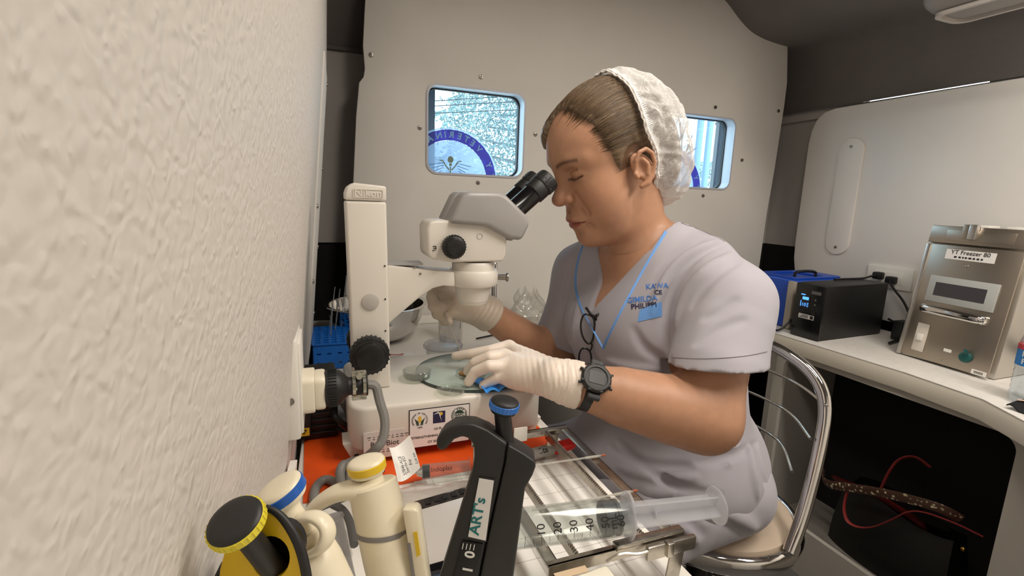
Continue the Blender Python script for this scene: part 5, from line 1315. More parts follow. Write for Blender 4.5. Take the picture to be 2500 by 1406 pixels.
def head_ops(S):
    E = lambda f, l, u, r, k, op='u', R=None: S.ell(H(f, l, u), r, k, HR if R is None else HR @ R, op)
    Cc = lambda pts, rs, k, op='u': S.chain([H(*p) for p in pts], rs, k, op)
    E(-.012, 0, .072, (.100, .076, .086), .01)
    E(.036, 0, .064, (.066, .066, .062), .03)
    E(.036, 0, .002, (.066, .062, .076), .03)
    E(.040, 0, -.058, (.056, .051, .040), .03)
    for s_ in (-1, 1):
        E(.056, s_ * .037, -.008, (.036, .029, .034), .022)
        E(.050, s_ * .036, -.040, (.036, .024, .036), .025)
    E(.094, 0, -.083, (.019, .023, .019), .026)
    E(.091, 0, -.043, (.024, .029, .028), .022)
    E(.042, 0, -.090, (.044, .042, .026), .03)
    neck_ops(S)
    for s_ in (-1, 1):
        Cc([(.0905, s_ * .010, .0575), (.0865, s_ * .030, .061), (.070, s_ * .050, .055)], [.0085, .0095, .009], .016)
        E(.1035, s_ * .031, .037, (.016, .016, .0125), .016, 's')
        E(.0780, s_ * .0325, .0365, (.0155, .0185, .0125), .005)
        Cc([(.0900, s_ * .017, .0310), (.0940, s_ * .030, .0275), (.0860, s_ * .0470, .0305)], [.0014, .0020, .0016], .0022, 's')
        Cc([(.0895, s_ * .018, .0265), (.0920, s_ * .030, .0232), (.0850, s_ * .0450, .0262)], [.0020, .0026, .0020], .005)
        Cc([(.0930, s_ * .019, .042), (.0890, s_ * .034, .0455), (.0800, s_ * .047, .040)], [.0006, .0008, .0006], .008, 's')
    Cc([(.094, 0, .052), (.1015, 0, .034), (.1125, 0, .013), (.1165, 0, .004)], [.0085, .0085, .0108, .0122], .014)
    E(.1195, 0, .0035, (.0130, .0145, .0112), .008)
    for s_ in (-1, 1):
        E(.1055, s_ * .0165, -.0005, (.0130, .0088, .0092), .007)
        Cc([(.1135, s_ * .0080, -.0098), (.1080, s_ * .0110, -.0092)], .0034, .003, 's')
        Cc([(.1000, s_ * .0240, .001), (.0965, s_ * .0290, -.014), (.0930, s_ * .0345, -.034)], [.0010, .0014, .0006], .016, 's')
        Cc([(.1000, s_ * .0265, -.049), (.0950, s_ * .0310, -.062)], [.0008, .0006], .012, 's')
    Cc([(.1010, -.0260, -.0455), (.1120, -.011, -.0395), (.1138, 0, -.0405), (.1120, .011, -.0395), (.1010, .0260, -.0455)], [.0028, .0048, .0046, .0048, .0028], .007)
    Cc([(.1010, -.0235, -.0490), (.1100, -.009, -.0540), (.1115, 0, -.0545), (.1100, .009, -.0540), (.1010, .0235, -.0490)], [.0028, .0054, .0058, .0054, .0028], .007)
    Cc([(.1020, -.0280, -.0480), (.1160, -.010, -.0464), (.1175, 0, -.0472), (.1160, .010, -.0464), (.1020, .0280, -.0480)], .0014, .003, 's')
    Cc([(.1100, 0, -.0660)], .003, .02, 's')
    Cc([(.1080, 0, -.020), (.1065, 0, -.030)], .0022, .008, 's')
    for s_ in (-1, 1):                                              # ears
        t_ = rad(-24); Ra = np.array(((math.cos(t_), 0, -math.sin(t_)), (0, 1, 0), (math.sin(t_), 0, math.cos(t_))))
        E(-.012, s_ * .0745, .0, (.0185, .0095, .0300), .008, 'u', Ra)
        E(-.006, s_ * .0860, .000, (.0105, .0085, .0180), .004, 's', Ra)
        hel = [(.0045, .0780, .006), (.0020, .0830, .018), (-.0080, .0855, .0285), (-.0215, .0865, .0285), (-.0300, .0870, .0170), (-.0295, .0865, .0010), (-.0200, .0845, -.0150), (-.0070, .0815, -.0255), (.0035, .0785, -.0275)]
        Cc([(f, s_ * l, u) for f, l, u in hel], [.0026, .0032, .0036, .0036, .0036, .0034, .0036, .0060, .0046], .003)
        Cc([(f, s_ * l, u) for f, l, u in ((-.012, .0835, .015), (-.0175, .0840, .004), (-.0125, .0820, -.011))], [.0024, .0030, .0028], .005)
        Cc([(f, s_ * l, u) for f, l, u in ((.0080, .0790, -.003), (.0070, .0800, -.009))], [.0044, .0042], .004)
# ---- head and neck skin (fine) and trunk skin (coarser), one mesh
S = Sculpt(); head_ops(S); torso_ops(S, 0)
S.grid((-.135, -.10, -.150), (.14, .10, .175), .0018, HM).bake()
Vh, Fh = S.nets(1)
def loc(V): return (V - HO) @ HR
u_ = loc(Vh)[:, 2]; Vh, Fh = keep(Vh, Fh, u_ > -.140)
S2 = Sculpt(); neck_ops(S2); torso_ops(S2, 0)
S2.chain([SL, SL * .4 + EL_ * .6, EL_], [.052, .050, .047], .03); S2.chain([EL_, EL_ * .75 + WL * .25, EL_ * .35 + WL * .65, WL], [.046, .052, .044, .0305], .03)
S2.chain([SR, SR * .4 + ER * .6, ER], [.050, .046, .042], .03); S2.chain([ER, ER * .7 + WR * .3, WR], [.040, .042, .029], .03)
for y0, y1 in ((.685, .66), (.865, .90)):
    S2.chain([(.72, y0, .60), (.46, y1, .56)], [.08, .072], .05); S2.chain([(.46, y1, .56), (.47, y1, .10)], [.062, .04], .03)
S2.grid((.22, .42, .08), (1.02, 1.13, 1.16), .0055).bake()
Vb, Fb = S2.nets(1)
ub = loc(Vb)[:, 2]; Vb, Fb = keep(Vb, Fb, ub < -.118)
Vs = np.concatenate([Vh, Vb]); Fs = np.concatenate([Fh, Fb + len(Vh)])
# skin colours: lips, brows, lash line, flush
q = loc(Vs); f_, l_, uu = q[:, 0], np.abs(q[:, 1]), q[:, 2]
skin = np.tile(np.array(rgb((184, 138, 109))[:3]), (len(Vs), 1))
def blendc(mask, c):
    global skin
    mask = np.clip(mask, 0, 1)[:, None]; skin = skin * (1 - mask) + np.array(rgb(c)[:3]) * mask
G = lambda d, s_: np.exp(-(d / s_) ** 2)
blendc(.35 * G(f_ - .07, .03) * G(l_ - .045, .02) * G(uu + .008, .022), (186, 122, 94))
blendc(.45 * G(f_ - .118, .012) * G(l_, .018) * G(uu - .002, .012), (184, 116, 92))
lipd = np.abs(uu + .0470) ; blendc((f_ > .090) * (1 / (1 + np.exp((lipd - .0100 * (1 - (l_ / .028) ** 2)) / .0007))) * (l_ < .028), (160, 92, 80))
blendc(.8 * G(uu + .0466 + .000 * l_, .0012) * (f_ > .094) * (l_ < .028), (92, 44, 38))
by = .0605 - .10 * np.maximum(l_ - .033, 0) * 3 + .03 * np.minimum(l_ - .033, 0) * -1
blendc(.75 * G(uu - (.0625 - 9. * (l_ - .034) ** 2), .0034) * (l_ > .009) * (l_ < .053) * (f_ > .05), (66, 48, 38))
lash = .0297 - .0024 * G(l_ - .030, .010)
lash = .0310 - .0035 * G(l_ - .030, .012)
blendc(.92 * G(uu - lash, .0019) * (l_ > .016) * (l_ < .049) * (f_ > .075), (30, 21, 18))
blendc(.30 * G(uu - .026, .008) * G(l_ - .030, .016) * (f_ > .075), (140, 96, 76))
def hairline(l, u):
    fh = np.interp(u, (-.02, .023, .049, .071, .095, .118, .139, .16), (.020, .032, .038, .041, .045, .054, .058, .06))
    return fh + .050 / (1 + np.exp((l + .020) / .006)) * np.clip((u - .05) / .04, 0, 1)
hl = f_ - hairline(q[:, 1], uu)
blendc(np.clip((.010 - hl) / .016, 0, 1) * (uu > .010) * (l_ < .0745) * .85, (92, 68, 50))
M_SKIN = mat('warm_brown_skin', (194, 150, 122), .42, attr='Col', sss=.12, bump=(900, .00012), spec=.4, var=(70, .05))
body = obj('body', mesh_of(Vs, Fs), M_SKIN, woman, 180, attrs={'Col': skin})

# ---- hair: combed-back shell with strands
def in_hair(V): 
    p = loc(V); return .754 * (p[:, 0] - .094) - .657 * (p[:, 2] - .112)
S3 = Sculpt()
S3.ell(H(-.014, 0, .073), (.1045, .0795, .0905), .01, HR); S3.ell(H(.026, 0, .070), (.070, .067, .0625), .03, HR)
S3.ell(H(-.082, 0, .022), (.058, .064, .066), .04, HR); S3.ell(H(-.085, 0, -.030), (.042, .050, .050), .03, HR)
S3.ell(H(.018, 0, .030), (.050, .0735, .055), .02, HR); S3.ell(H(.046, -.028, .094), (.044, .041, .034), .03, HR)
S3.grid((-.175, -.10, -.09), (.13, .10, .18), .0022, HM).bake()
def hcut(X, Y, Z, D):
    a = np.abs(Y)
    c1 = X - hairline(Y, Z + 0 * X + 0 * Y) + .0012 * np.sin(Z * 700 + Y * 500)
    c2 = np.sqrt(((X + .008) / .033) ** 2 + ((Z - .002) / .041) ** 2 + ((a - .08) / .03) ** 2) * .03 - .03      # clear of the ear
    c3 = -(Z - .004) - np.maximum(0, -.03 - X) * 2.0
    side = (X - .030) * .9 - np.maximum(0, Z - .02) * 1.2
    def smax(p, q_, k): h = np.maximum(k - np.abs(p - q_), 0) / k; return np.maximum(p, q_) + h * h * k * .25
    D = smax(D, c1, .014); D = smax(D, -c2, .006); D = smax(D, c3, .01)
    an = np.arctan2(Y, Z - .045); rip = .00035 * np.sin(an * 52 + 2.5 * np.sin(X * 40)) + .0002 * np.sin(an * 105 + 3 * np.sin(X * 55))
    return D + rip
S3.field(hcut); Vr, Fr = S3.nets(1)
def hair_mat():
    m = mat('dark_brown_grey_hair', (92, 74, 56), .36); nt = m.node_tree; N = nt.nodes.new; K = nt.links.new; b = nt.nodes['Principled BSDF']
    at_ = N('ShaderNodeAttribute'); at_.attribute_name = 'Comb'; mp = N('ShaderNodeMapping'); mp.inputs['Scale'].default_value = (1, 1, 1); K(at_.outputs['Vector'], mp.inputs[0])
    n = N('ShaderNodeTexNoise'); n.inputs['Scale'].default_value = 1; n.inputs['Detail'].default_value = 3; n.inputs['Distortion'].default_value = .25; K(mp.outputs[0], n.inputs[0])
    r = N('ShaderNodeValToRGB'); r.color_ramp.elements[0].position = .30; r.color_ramp.elements[0].color = rgb((76, 60, 45)); r.color_ramp.elements[1].position = .78; r.color_ramp.elements[1].color = rgb((144, 119, 90))
    K(n.outputs[0], r.inputs[0]); K(r.outputs[0], b.inputs['Base Color'])
    bp = N('ShaderNodeBump'); bp.inputs['Distance'].default_value = .0006; K(n.outputs[0], bp.inputs['Height']); K(bp.outputs[0], b.inputs['Normal']); return m
M_HAIR = hair_mat()
def comb(V):
    p = loc(V); an = np.arctan2(p[:, 1], p[:, 2] - .045 + .35 * (p[:, 0] - .09) * 0); return np.stack([an * 70, p[:, 0] * 12 + 4 * np.abs(an), np.hypot(p[:, 1], p[:, 2] - .045) * 20], 1)
hair = obj('hair', mesh_of(Vr, Fr), M_HAIR, woman, 180, attrs={'Comb': comb(Vr)})
hs = BVHTree.FromPolygons([tuple(p) for p in Vr], [tuple(int(i) for i in f) for f in Fr])
m = MB(); rng = random.Random(11)
for _ in range(420):
    a = rng.uniform(-1.35, 1.35); v0 = rng.uniform(-.15, .9)
    pts = []
    for j in range(9):
        t_ = j / 8; ff = .092 - .06 * v0 - t_ * .13 + rng.gauss(0, .0006); ang = a * (1 - .1 * t_) + .05 * math.sin(t_ * 3 + v0 * 5)
        dl = Vector((0, 0, 0)); o = Vector(H(ff, math.sin(ang) * .16, .06 + math.cos(ang) * .16)); tg = Vector(H(ff - .02, 0, .05 - .06 * t_))
        p, n_, i, dd = hs.ray_cast(o, (tg - o).normalized())
        if p is not None and dd < .14: pts.append(p + n_ * .0007)
    if len(pts) > 3 and all((pts[i + 1] - pts[i]).length < .04 for i in range(len(pts) - 1)): m.tube(pts, [.0002] + [.0005] * (len(pts) - 2) + [.0003], 3)
bs_ = BVHTree.FromPolygons([tuple(p) for p in Vh], [tuple(int(i) for i in f) for f in Fh])
for _ in range(700):
    u0 = rng.uniform(.03, .15); s0 = rng.choice((1, 1, 1, -1)); ang = math.atan2(s0 * .07, u0 - .045) * rng.uniform(.25, 1.0) if u0 > .10 else math.atan2(s0 * .07, u0 - .045)
    pts = []
    f0_ = None
    for j in range(6):
        t_ = j / 5; an2 = ang + .10 * t_ * s0 * (1 if u0 < .1 else .3)
        if f0_ is None: f0_ = float(hairline(np.array(s0 * .06), np.array(u0))) + abs(rng.gauss(0, .006))
        ff = f0_ - .055 * t_
        o = Vector(H(ff, math.sin(an2) * .16, .045 + math.cos(an2) * .16)); tg = Vector(H(ff - .006, 0, .045)); best = None
        for bt in (hs, bs_):
            p, n_, i, dd = bt.ray_cast(o, (tg - o).normalized())
            if p is not None and (best is None or dd < best[2]): best = (p, n_, dd)
        if best is not None: pts.append(best[0] + best[1] * .0005)
    ql = [loc(A3(p)[None])[0] for p in pts]
    if any(v[0] < .020 and v[2] < .045 for v in ql): continue
    if len(pts) == 6 and all((pts[i + 1] - pts[i]).length < .025 for i in range(5)): m.tube(pts, [.0001, .00025, .0003, .0003, .0003, .0002], 3)
obj('strands', m, M_HAIR, hair, 180, kind='stuff', attrs={'Comb': comb(np.array([tuple(p) for p in m.v]))})

# ---- hairnet: thin gathered cap with a frilled band
S4 = Sculpt()
S4.ell(H(-.040, 0, .072), (.100, .086, .094), .01, HR); S4.ell(H(-.088, 0, .030), (.066, .074, .076), .05, HR); S4.ell(H(-.100, 0, -.034), (.046, .060, .058), .05, HR); S4.ell(H(-.080, 0, -.055), (.035, .055, .045), .04, HR)
S4.grid((-.20, -.115, -.125), (.07, .115, .20), .0026, HM).bake()
def netw(X, Y, Z, D):
    w = .0026 * np.abs(np.sin(X * 95 + 3 * np.sin(Z * 60 + Y * 40))) + .0022 * np.abs(np.sin(Z * 120 + 4 * np.sin(Y * 55 + X * 30))) + .0016 * np.sin(Y * 150 + 3 * np.sin(X * 80))
    a = np.clip((-.02 - X) / .03, 0, 1)
    D = D + (w - .003) * a
    return D
S4.field(netw); Vn, Fn = S4.nets(1)
cap_s = BVHTree.FromPolygons([tuple(p) for p in Vn], [tuple(int(i) for i in f) for f in Fn])
def bandf(l, u): return -.034 - .012 * np.exp(-((u - .0) / .035) ** 2) - .012 * np.clip((u - .06) / .10, 0, 1) - .012 * np.clip((.0 - u) / .06, 0, 1)
qn = loc(Vn); Vn, Fn = keep(Vn, Fn, qn[:, 0] < bandf(qn[:, 1], qn[:, 2]))
def net_mat():
    m = bpy.data.materials.new('white_hairnet_fabric'); m.use_nodes = True; nt = m.node_tree; N = nt.nodes.new; K = nt.links.new
    nt.nodes.remove(nt.nodes['Principled BSDF']); out = nt.nodes['Material Output']
    tc = N('ShaderNodeTexCoord')
    n0 = N('ShaderNodeTexNoise'); n0.inputs['Scale'].default_value = 28; n0.inputs['Detail'].default_value = 3; K(tc.outputs['Object'], n0.inputs[0])
    va = N('ShaderNodeVectorMath'); va.operation = 'MULTIPLY_ADD'; va.inputs[1].default_value = (.05,) * 3; K(n0.outputs['Color'], va.inputs[0]); K(tc.outputs['Object'], va.inputs[2])
    def ridge(scale, lo_, hi_, w_):
        n_ = N('ShaderNodeTexNoise'); n_.inputs['Scale'].default_value = scale; n_.inputs['Detail'].default_value = 2; n_.inputs['Distortion'].default_value = 1.2; K(va.outputs[0], n_.inputs[0])
        s_ = N('ShaderNodeMath'); s_.operation = 'SUBTRACT'; s_.inputs[1].default_value = .5; K(n_.outputs[0], s_.inputs[0])
        a_ = N('ShaderNodeMath'); a_.operation = 'ABSOLUTE'; K(s_.outputs[0], a_.inputs[0])
        r_ = N('ShaderNodeMapRange'); r_.inputs[1].default_value = 0; r_.inputs[2].default_value = w_; r_.inputs[3].default_value = hi_; r_.inputs[4].default_value = lo_; K(a_.outputs[0], r_.inputs[0]); return r_
    r1, r2 = ridge(22, .26, .55, .035), ridge(60, .12, .34, .04)
    cr = N('ShaderNodeMath'); cr.operation = 'ADD'; K(r1.outputs[0], cr.inputs[0]); K(r2.outputs[0], cr.inputs[1])
    n1 = N('ShaderNodeTexNoise'); n1.inputs['Scale'].default_value = 900; K(tc.outputs['Object'], n1.inputs[0])
    ad = N('ShaderNodeMath'); ad.operation = 'MULTIPLY_ADD'; ad.inputs[1].default_value = .5; K(n1.outputs[0], ad.inputs[0]); 
    sb = N('ShaderNodeMath'); sb.operation = 'SUBTRACT'; sb.inputs[1].default_value = .22; K(cr.outputs[0], sb.inputs[0]); K(sb.outputs[0], ad.inputs[2])
    lw = N('ShaderNodeLayerWeight'); lw.inputs[0].default_value = .3
    a2 = N('ShaderNodeMath'); a2.operation = 'MULTIPLY_ADD'; a2.inputs[1].default_value = .5; a2.use_clamp = True; K(lw.outputs['Facing'], a2.inputs[0]); K(ad.outputs[0], a2.inputs[2])
    ga = N('ShaderNodeAttribute'); ga.attribute_name = 'Gather'; a3 = N('ShaderNodeMath'); a3.operation = 'MULTIPLY_ADD'; a3.inputs[1].default_value = .45; a3.use_clamp = True; K(ga.outputs['Fac'], a3.inputs[0]); K(a2.outputs[0], a3.inputs[2]); a2 = a3
    df = N('ShaderNodeBsdfDiffuse'); df.inputs[0].default_value = rgb((240, 238, 236)); tr = N('ShaderNodeBsdfTransparent'); tl = N('ShaderNodeBsdfTranslucent'); tl.inputs[0].default_value = rgb((240, 238, 236))
    bp = N('ShaderNodeBump'); bp.inputs['Distance'].default_value = .0012; K(cr.outputs[0], bp.inputs['Height']); K(bp.outputs[0], df.inputs['Normal'])
    mx = N('ShaderNodeMixShader'); mx.inputs[0].default_value = .3; K(df.outputs[0], mx.inputs[1]); K(tl.outputs[0], mx.inputs[2])
    m2 = N('ShaderNodeMixShader'); K(a2.outputs[0], m2.inputs[0]); K(tr.outputs[0], m2.inputs[1]); K(mx.outputs[0], m2.inputs[2]); K(m2.outputs[0], out.inputs[0])
    return m
M_NET = net_mat()
qn = loc(Vn); dn = np.exp(-(bandf(qn[:, 1], qn[:, 2]) - qn[:, 0]) / .014)
net = obj('hairnet', mesh_of(Vn, Fn), M_NET, woman, 180, attrs={'Gather': np.repeat(dn[:, None], 3, 1)})
M_ELAS = mat('white_frilled_elastic', (238, 234, 230), .7, sheen=.3)
m = MB(); bp_ = []
for i in range(220):
    a = 2 * PI * i / 220; cu, cl = .03 + math.cos(a) * .3, math.sin(a) * .3
    base_ = None
    for it in range(3):
        uu0 = .03 if base_ is None else loc(A3(base_)[None])[0][2]
        fb = float(bandf(0, uu0)) - .001; o = Vector(H(fb, cl, cu)); tg = Vector(H(fb, 0, .03)); p, n_, i_, d_ = cap_s.ray_cast(o, (tg - o).normalized())
        if p is None: break
        base_ = p
    if base_ is not None: bp_.append((base_, n_, a))
w_ = [p + n_ * (.0006 + .0004 * math.sin(a * 60)) for p, n_, a in bp_]
m.tube(w_, .0028, 8, closed=True); m.tube([p + n_ * (.0006 + .0010 * math.sin(a * 50 + 1)) + Vector(HF) * (.0036 + .0008 * math.sin(a * 50)) for p, n_, a in bp_], .0014, 5, closed=True)
obj('elastic_band', m, M_ELAS, net, 60)
m = MB()                                    # pleats gathered behind the band
for j, (p, n_, a) in enumerate(bp_):
    L_ = .008 + .007 * math.sin(a * 9) ** 2; pts = [p + n_ * .0008]
    for w in (.5, 1.0):
        o = p + n_ * .02 - Vector(HF) * L_ * w; hh = cap_s.ray_cast(o, -n_)
        if hh[0] is not None and hh[3] < .04: pts.append(hh[0] + hh[1] * (.0004 if w < 1 else -.0002))
    if len(pts) == 3: m.tube(pts, [.0008, .0008, .0004], 4)
obj('pleats', m, M_ELAS, net, 60)

# ---- scrub top
def cloth_fold(amp, seed):
    r2 = np.random.default_rng(seed); W = [(r2.normal(size=3), r2.uniform(0, 6.28)) for _ in range(7)]
    def fn(X, Y, Z, D):
        tot = 0
        for i, (d, ph) in enumerate(W):
            d = d / np.linalg.norm(d); fr = 18 + 9 * i
            wob = .6 * np.sin(X * 14 * d[1] + Y * 17 * d[2] + Z * 13 * d[0] + ph)
            tot = tot + np.sin((X * d[0] + Y * d[1] + Z * d[2]) * fr + wob * 2 + ph) / (1 + .55 * i)
        return D + amp * tot
    return fn
T = Sculpt(); torso_ops(T, .009)
slL = EL_ * .62 + SL * .38 + np.array((.0, -.008, .004)); slR = ER * .80 + SR * .20
T.chain([SL + np.array((.0, .0, -.005)), SL * .5 + slL * .5, slL, slL + (EL_ - slL) * .6], [.060, .069, .073, .074], .04)
T.chain([SR, SR * .5 + slR * .5, slR, slR + (ER - slR) * .8], [.050, .054, .058, .059], .04)
T.ell((.665, .77, .63), (.165, .19, .085), .05); T.ell((.575, .75, .655), (.11, .15, .060), .06)
T.chain([(.618, .80, 1.03), (.608, .80, 1.115)], [.082, .0665], .03)
T.grid((.34, .42, .52), (.90, 1.07, 1.14), .0036).bake(); T.field(cloth_fold(.0024, 4))
V0, F0_ = T.nets(1); rough_s = Surf(V0, F0_)
# folds traced on the garment
for r_, k_, op_, pts in (
    (.006, .012, 's', [(1770, 592), (1712, 618), (1665, 660), (1632, 715), (1618, 790), (1630, 850)]),
    (.007, .012, 'u', [(1752, 588), (1690, 612), (1640, 650), (1608, 705), (1596, 770)]),
    (.005, .012, 's', [(1716, 585), (1660, 615), (1620, 655), (1592, 700)]),
    (.006, .012, 'u', [(1790, 618), (1730, 648), (1690, 690), (1660, 745), (1650, 800)]),
    (.005, .012, 's', [(1800, 640), (1752, 668), (1715, 705), (1690, 750)]),
    (.005, .012, 's', [(1630, 850), (1640, 890), (1628, 930)]),
    (.006, .014, 's', [(1395, 640), (1385, 700), (1372, 760), (1378, 820)]),
    (.006, .014, 'u', [(1420, 690), (1408, 760), (1402, 830), (1408, 880)]),
    (.005, .014, 's', [(1500, 900), (1560, 920), (1620, 925)]),
    (.006, .014, 'u', [(1480, 880), (1540, 900), (1610, 905)]),
    (.006, .012, 's', [(1420, 1040), (1500, 1100), (1590, 1140), (1690, 1140)]),
    (.007, .014, 'u', [(1400, 1060), (1480, 1125), (1580, 1170), (1700, 1165)]),
    (.006, .012, 's', [(1510, 1080), (1560, 1130), (1650, 1190), (1760, 1210)]),
    (.006, .012, 's', [(1880, 990), (1840, 1020), (1790, 1060), (1740, 1110)]),
    (.006, .012, 'u', [(1885, 1030), (1850, 1055), (1800, 1095), (1770, 1130)]),
    (.005, .012, 's', [(1840, 930), (1862, 960), (1850, 1000)]),
    (.005, .012, 's', [(1700, 1130), (1780, 1120), (1850, 1080)]),
    (.006, .012, 's', [(1845, 1090), (1858, 1140), (1872, 1190)]),
    (.006, .012, 'u', [(1830, 1090), (1838, 1150), (1850, 1215)]),
    (.007, .014, 's', [(1390, 1030), (1450, 1075), (1560, 1108), (1690, 1118)]), (.009, .016, 'u', [(1385, 1065), (1470, 1120), (1600, 1146), (1740, 1140)]),
    (.008, .014, 's', [(1470, 1140), (1590, 1176), (1720, 1180), (1840, 1140)]), (.009, .016, 'u', [(1500, 1190), (1620, 1206), (1760, 1206), (1850, 1180)]),
    (.006, .012, 's', [(1740, 930), (1790, 950), (1850, 940)]), (.007, .014, 'u', [(1800, 985), (1840, 975), (1880, 950)]),
    (.006, .012, 's', [(1440, 860), (1470, 905), (1530, 935)]), (.006, .012, 's', [(1545, 800), (1570, 850), (1620, 880)]),
    (.004, .012, 's', [(1720, 780), (1760, 760), (1800, 730)]), (.004, .012, 's', [(1700, 840), (1760, 800), (1820, 780)])):
    pp_ = rough_s.run(pts, -.001 if op_ == 'u' else .002)
    if len(pp_) > 4: n_p = len(pp_); T.chain(pp_, [1.45 * r_ * math.sin(PI * (.10 + .80 * i / (n_p - 1))) for i in range(n_p)], k_ * .6, op_); T.bake([T.ops.pop()])
def vneck(X, Y, Z, D):
    yc = .802 + .02 * (1.0 - Z); hw_ = (Z - .938) * .50
    hw_ = np.minimum(hw_, .066)
    v = np.maximum(np.abs(Y - yc) - hw_, -(Z - .938)); v = np.maximum(v, X - .70)
    D = np.maximum(D, -v)
    D = np.maximum(D, Z - 1.128 - .55 * (X - .60))
    D = np.maximum(D, -(np.sqrt((X - (.565 + (1.115 - Z) * .47)) ** 2 + (Y - .80) ** 2) - .0535 + 1e3 * np.maximum(0, 1.04 - Z)))
    D = np.maximum(D, (slL - EL_)[2] * 0 + -((X - slL[0]) * (slL - EL_)[0] + (Y - slL[1]) * (slL - EL_)[1] + (Z - slL[2]) * (slL - EL_)[2]) / np.linalg.norm(slL - EL_) - .055 + 0 * X) if False else D
    return D
def sleeve_cut(c, e, r, drop, d=None):
    d = (c - e) / np.linalg.norm(c - e) if d is None else A3(Vector(d).normalized())
    def fn(X, Y, Z, D):
        x, y, z = X - c[0], Y - c[1], Z - c[2]; h_ = x * d[0] + y * d[1] + z * d[2]
        rr = np.sqrt(np.maximum(x * x + y * y + z * z - h_ * h_, 0))
        cut = np.maximum(h_ + drop, rr - r)                  # everything beyond the hem near the arm axis
        cut = np.maximum(cut, -(h_ + drop + .11))
        return np.maximum(D, -cut)
    return fn
def hem_cut(X, Y, Z, D): return np.maximum(D, (.575 + .10 * np.clip(X - .74, -.3, .2) - Z))
T.field(vneck).field(sleeve_cut(slL, EL_, .098, -.008, UPV + RGT * .02)).field(sleeve_cut(slR, ER, .075, .008)).field(hem_cut)
Vt, Ft = T.nets(1)
M_SCRUB = mat('grey_lavender_scrub_cloth', (170, 166, 174), .8, bump=(13, .010, (1, 1, .55), .6), var=(10, .02), sheen=.15)
top_ = obj('scrub_top', mesh_of(Vt, Ft), M_SCRUB, woman, 180)
ts = Surf(Vt, Ft)
M_PIPE = mat('sky_blue_piping', (108, 160, 226), .7); M_SEAM = mat('dark_seam_thread', (120, 112, 118), .9)
def ribbon(pts, w, lift, mm, name, parent):
    P_ = ts.path(pts, lift)
    P_ = [p for i, p in enumerate(P_) if i == 0 or (p - P_[i - 1]).length < .03]
    if len(P_) > 2: m = MB(); m.tube(P_, w, 6, flat=(.3, 1), up=tuple(-FWD)); return obj(name, m, mm, parent, 60)
ribbon([(1640, 540), (1618, 580), (1588, 630), (1555, 690), (1520, 755), (1492, 810), (1474, 850)], .0032, .0006, M_PIPE, 'piping', top_)
ribbon([(1424, 600), (1410, 640), (1404, 690), (1412, 735), (1432, 775), (1455, 815), (1474, 850)], .0030, .0006, M_PIPE, 'piping', top_)
ribbon([(1628, 520), (1668, 548), (1700, 556), (1735, 572), (1770, 590)], .0008, .0003, M_SEAM, 'shoulder_seam', top_)
ribbon([(1640, 872), (1700, 876), (1770, 874), (1830, 868), (1872, 858)], .0008, .0003, M_SEAM, 'sleeve_hem', top_)
def stitched(txt, px, py, size, ang, mm):
    t_ = MB(); t_.text(txt, size, Matrix.Identity(4), 0.0, bold=size * .02); ca, sa = math.cos(ang), math.sin(ang); m = MB(); P_ = []
    for v in t_.v:
        h_ = ts.hit(px + v.x * ca - v.y * sa * -1 * -1, py - v.x * sa - v.y * ca, .0009)[0]
        if h_ is None: return
        P_.append(h_)
    m.add(P_, t_.f); obj('embroidery', m, mm, top_, 0)
M_NAVYT = mat('navy_embroidery', (36, 40, 78), .8); M_SKYT = mat('blue_embroidery', (80, 130, 205), .8)
stitched('GIMILDA', 1568, 731, 19, .10, M_SKYT); stitched('PHILIPPI', 1572, 747, 18, .10, M_NAVYT); stitched('KAWA', 1604, 699, 18, .08, M_SKYT); stitched('CE', 1607, 714, 15, .0, M_NAVYT)
m = MB(); pc_ = ((1562, 757), (1614, 736), (1616, 772), (1557, 786)); ok_ = True; vv = []
for j in range(9):
    for i in range(11):
        u, v = i / 10, j / 8; x = (pc_[0][0] * (1 - u) + pc_[1][0] * u) * (1 - v) + (pc_[3][0] * (1 - u) + pc_[2][0] * u) * v; y = (pc_[0][1] * (1 - u) + pc_[1][1] * u) * (1 - v) + (pc_[3][1] * (1 - u) + pc_[2][1] * u) * v
        h_ = ts.hit(x, y, .0009)[0]; ok_ = ok_ and h_ is not None; vv.append(h_)
if ok_: m.add(vv, [(j * 11 + i, j * 11 + i + 1, j * 11 + i + 12, j * 11 + i + 11) for j in range(8) for i in range(10)]); obj('pocket_patch', m, M_PIPE, top_, 60)

# ---- trousers and shoes
Q = Sculpt()
Q.ell((.71, .775, .605), (.150, .172, .098), .04)
for y0, y1 in ((.680, .655), (.870, .90)):
    Q.chain([(.73, y0, .604), (.60, (y0 + y1) / 2, .592), (.455, y1, .565)], [.092, .092, .085], .05); Q.chain([(.455, y1, .555), (.47, y1, .12)], [.080, .062], .04)
Q.grid((.34, .53, .09), (1.0, 1.03, .72), .006).bake().field(cloth_fold(.0028, 9)).field(lambda X, Y, Z, D: np.maximum(D, .11 - Z))
Vq, Fq = Q.nets(1); qs = Surf(Vq, Fq)
for r_, op_, pts in ((.008, 's', [(1560, 1225), (1650, 1262), (1730, 1310), (1780, 1380)]), (.009, 'u', [(1600, 1262), (1680, 1300), (1735, 1360)]), (.007, 's', [(1640, 1300), (1690, 1345), (1715, 1400)]), (.007, 's', [(1700, 1240), (1780, 1270), (1830, 1310)]), (.008, 'u', [(1740, 1240), (1800, 1262), (1845, 1290)])):
    pp_ = qs.run(pts, -.001 if op_ == 'u' else .002)
    if len(pp_) > 4: n_p = len(pp_); Q.chain(pp_, [1.4 * r_ * math.sin(PI * (.1 + .8 * i / (n_p - 1))) for i in range(n_p)], .012, op_); Q.bake([Q.ops.pop()])
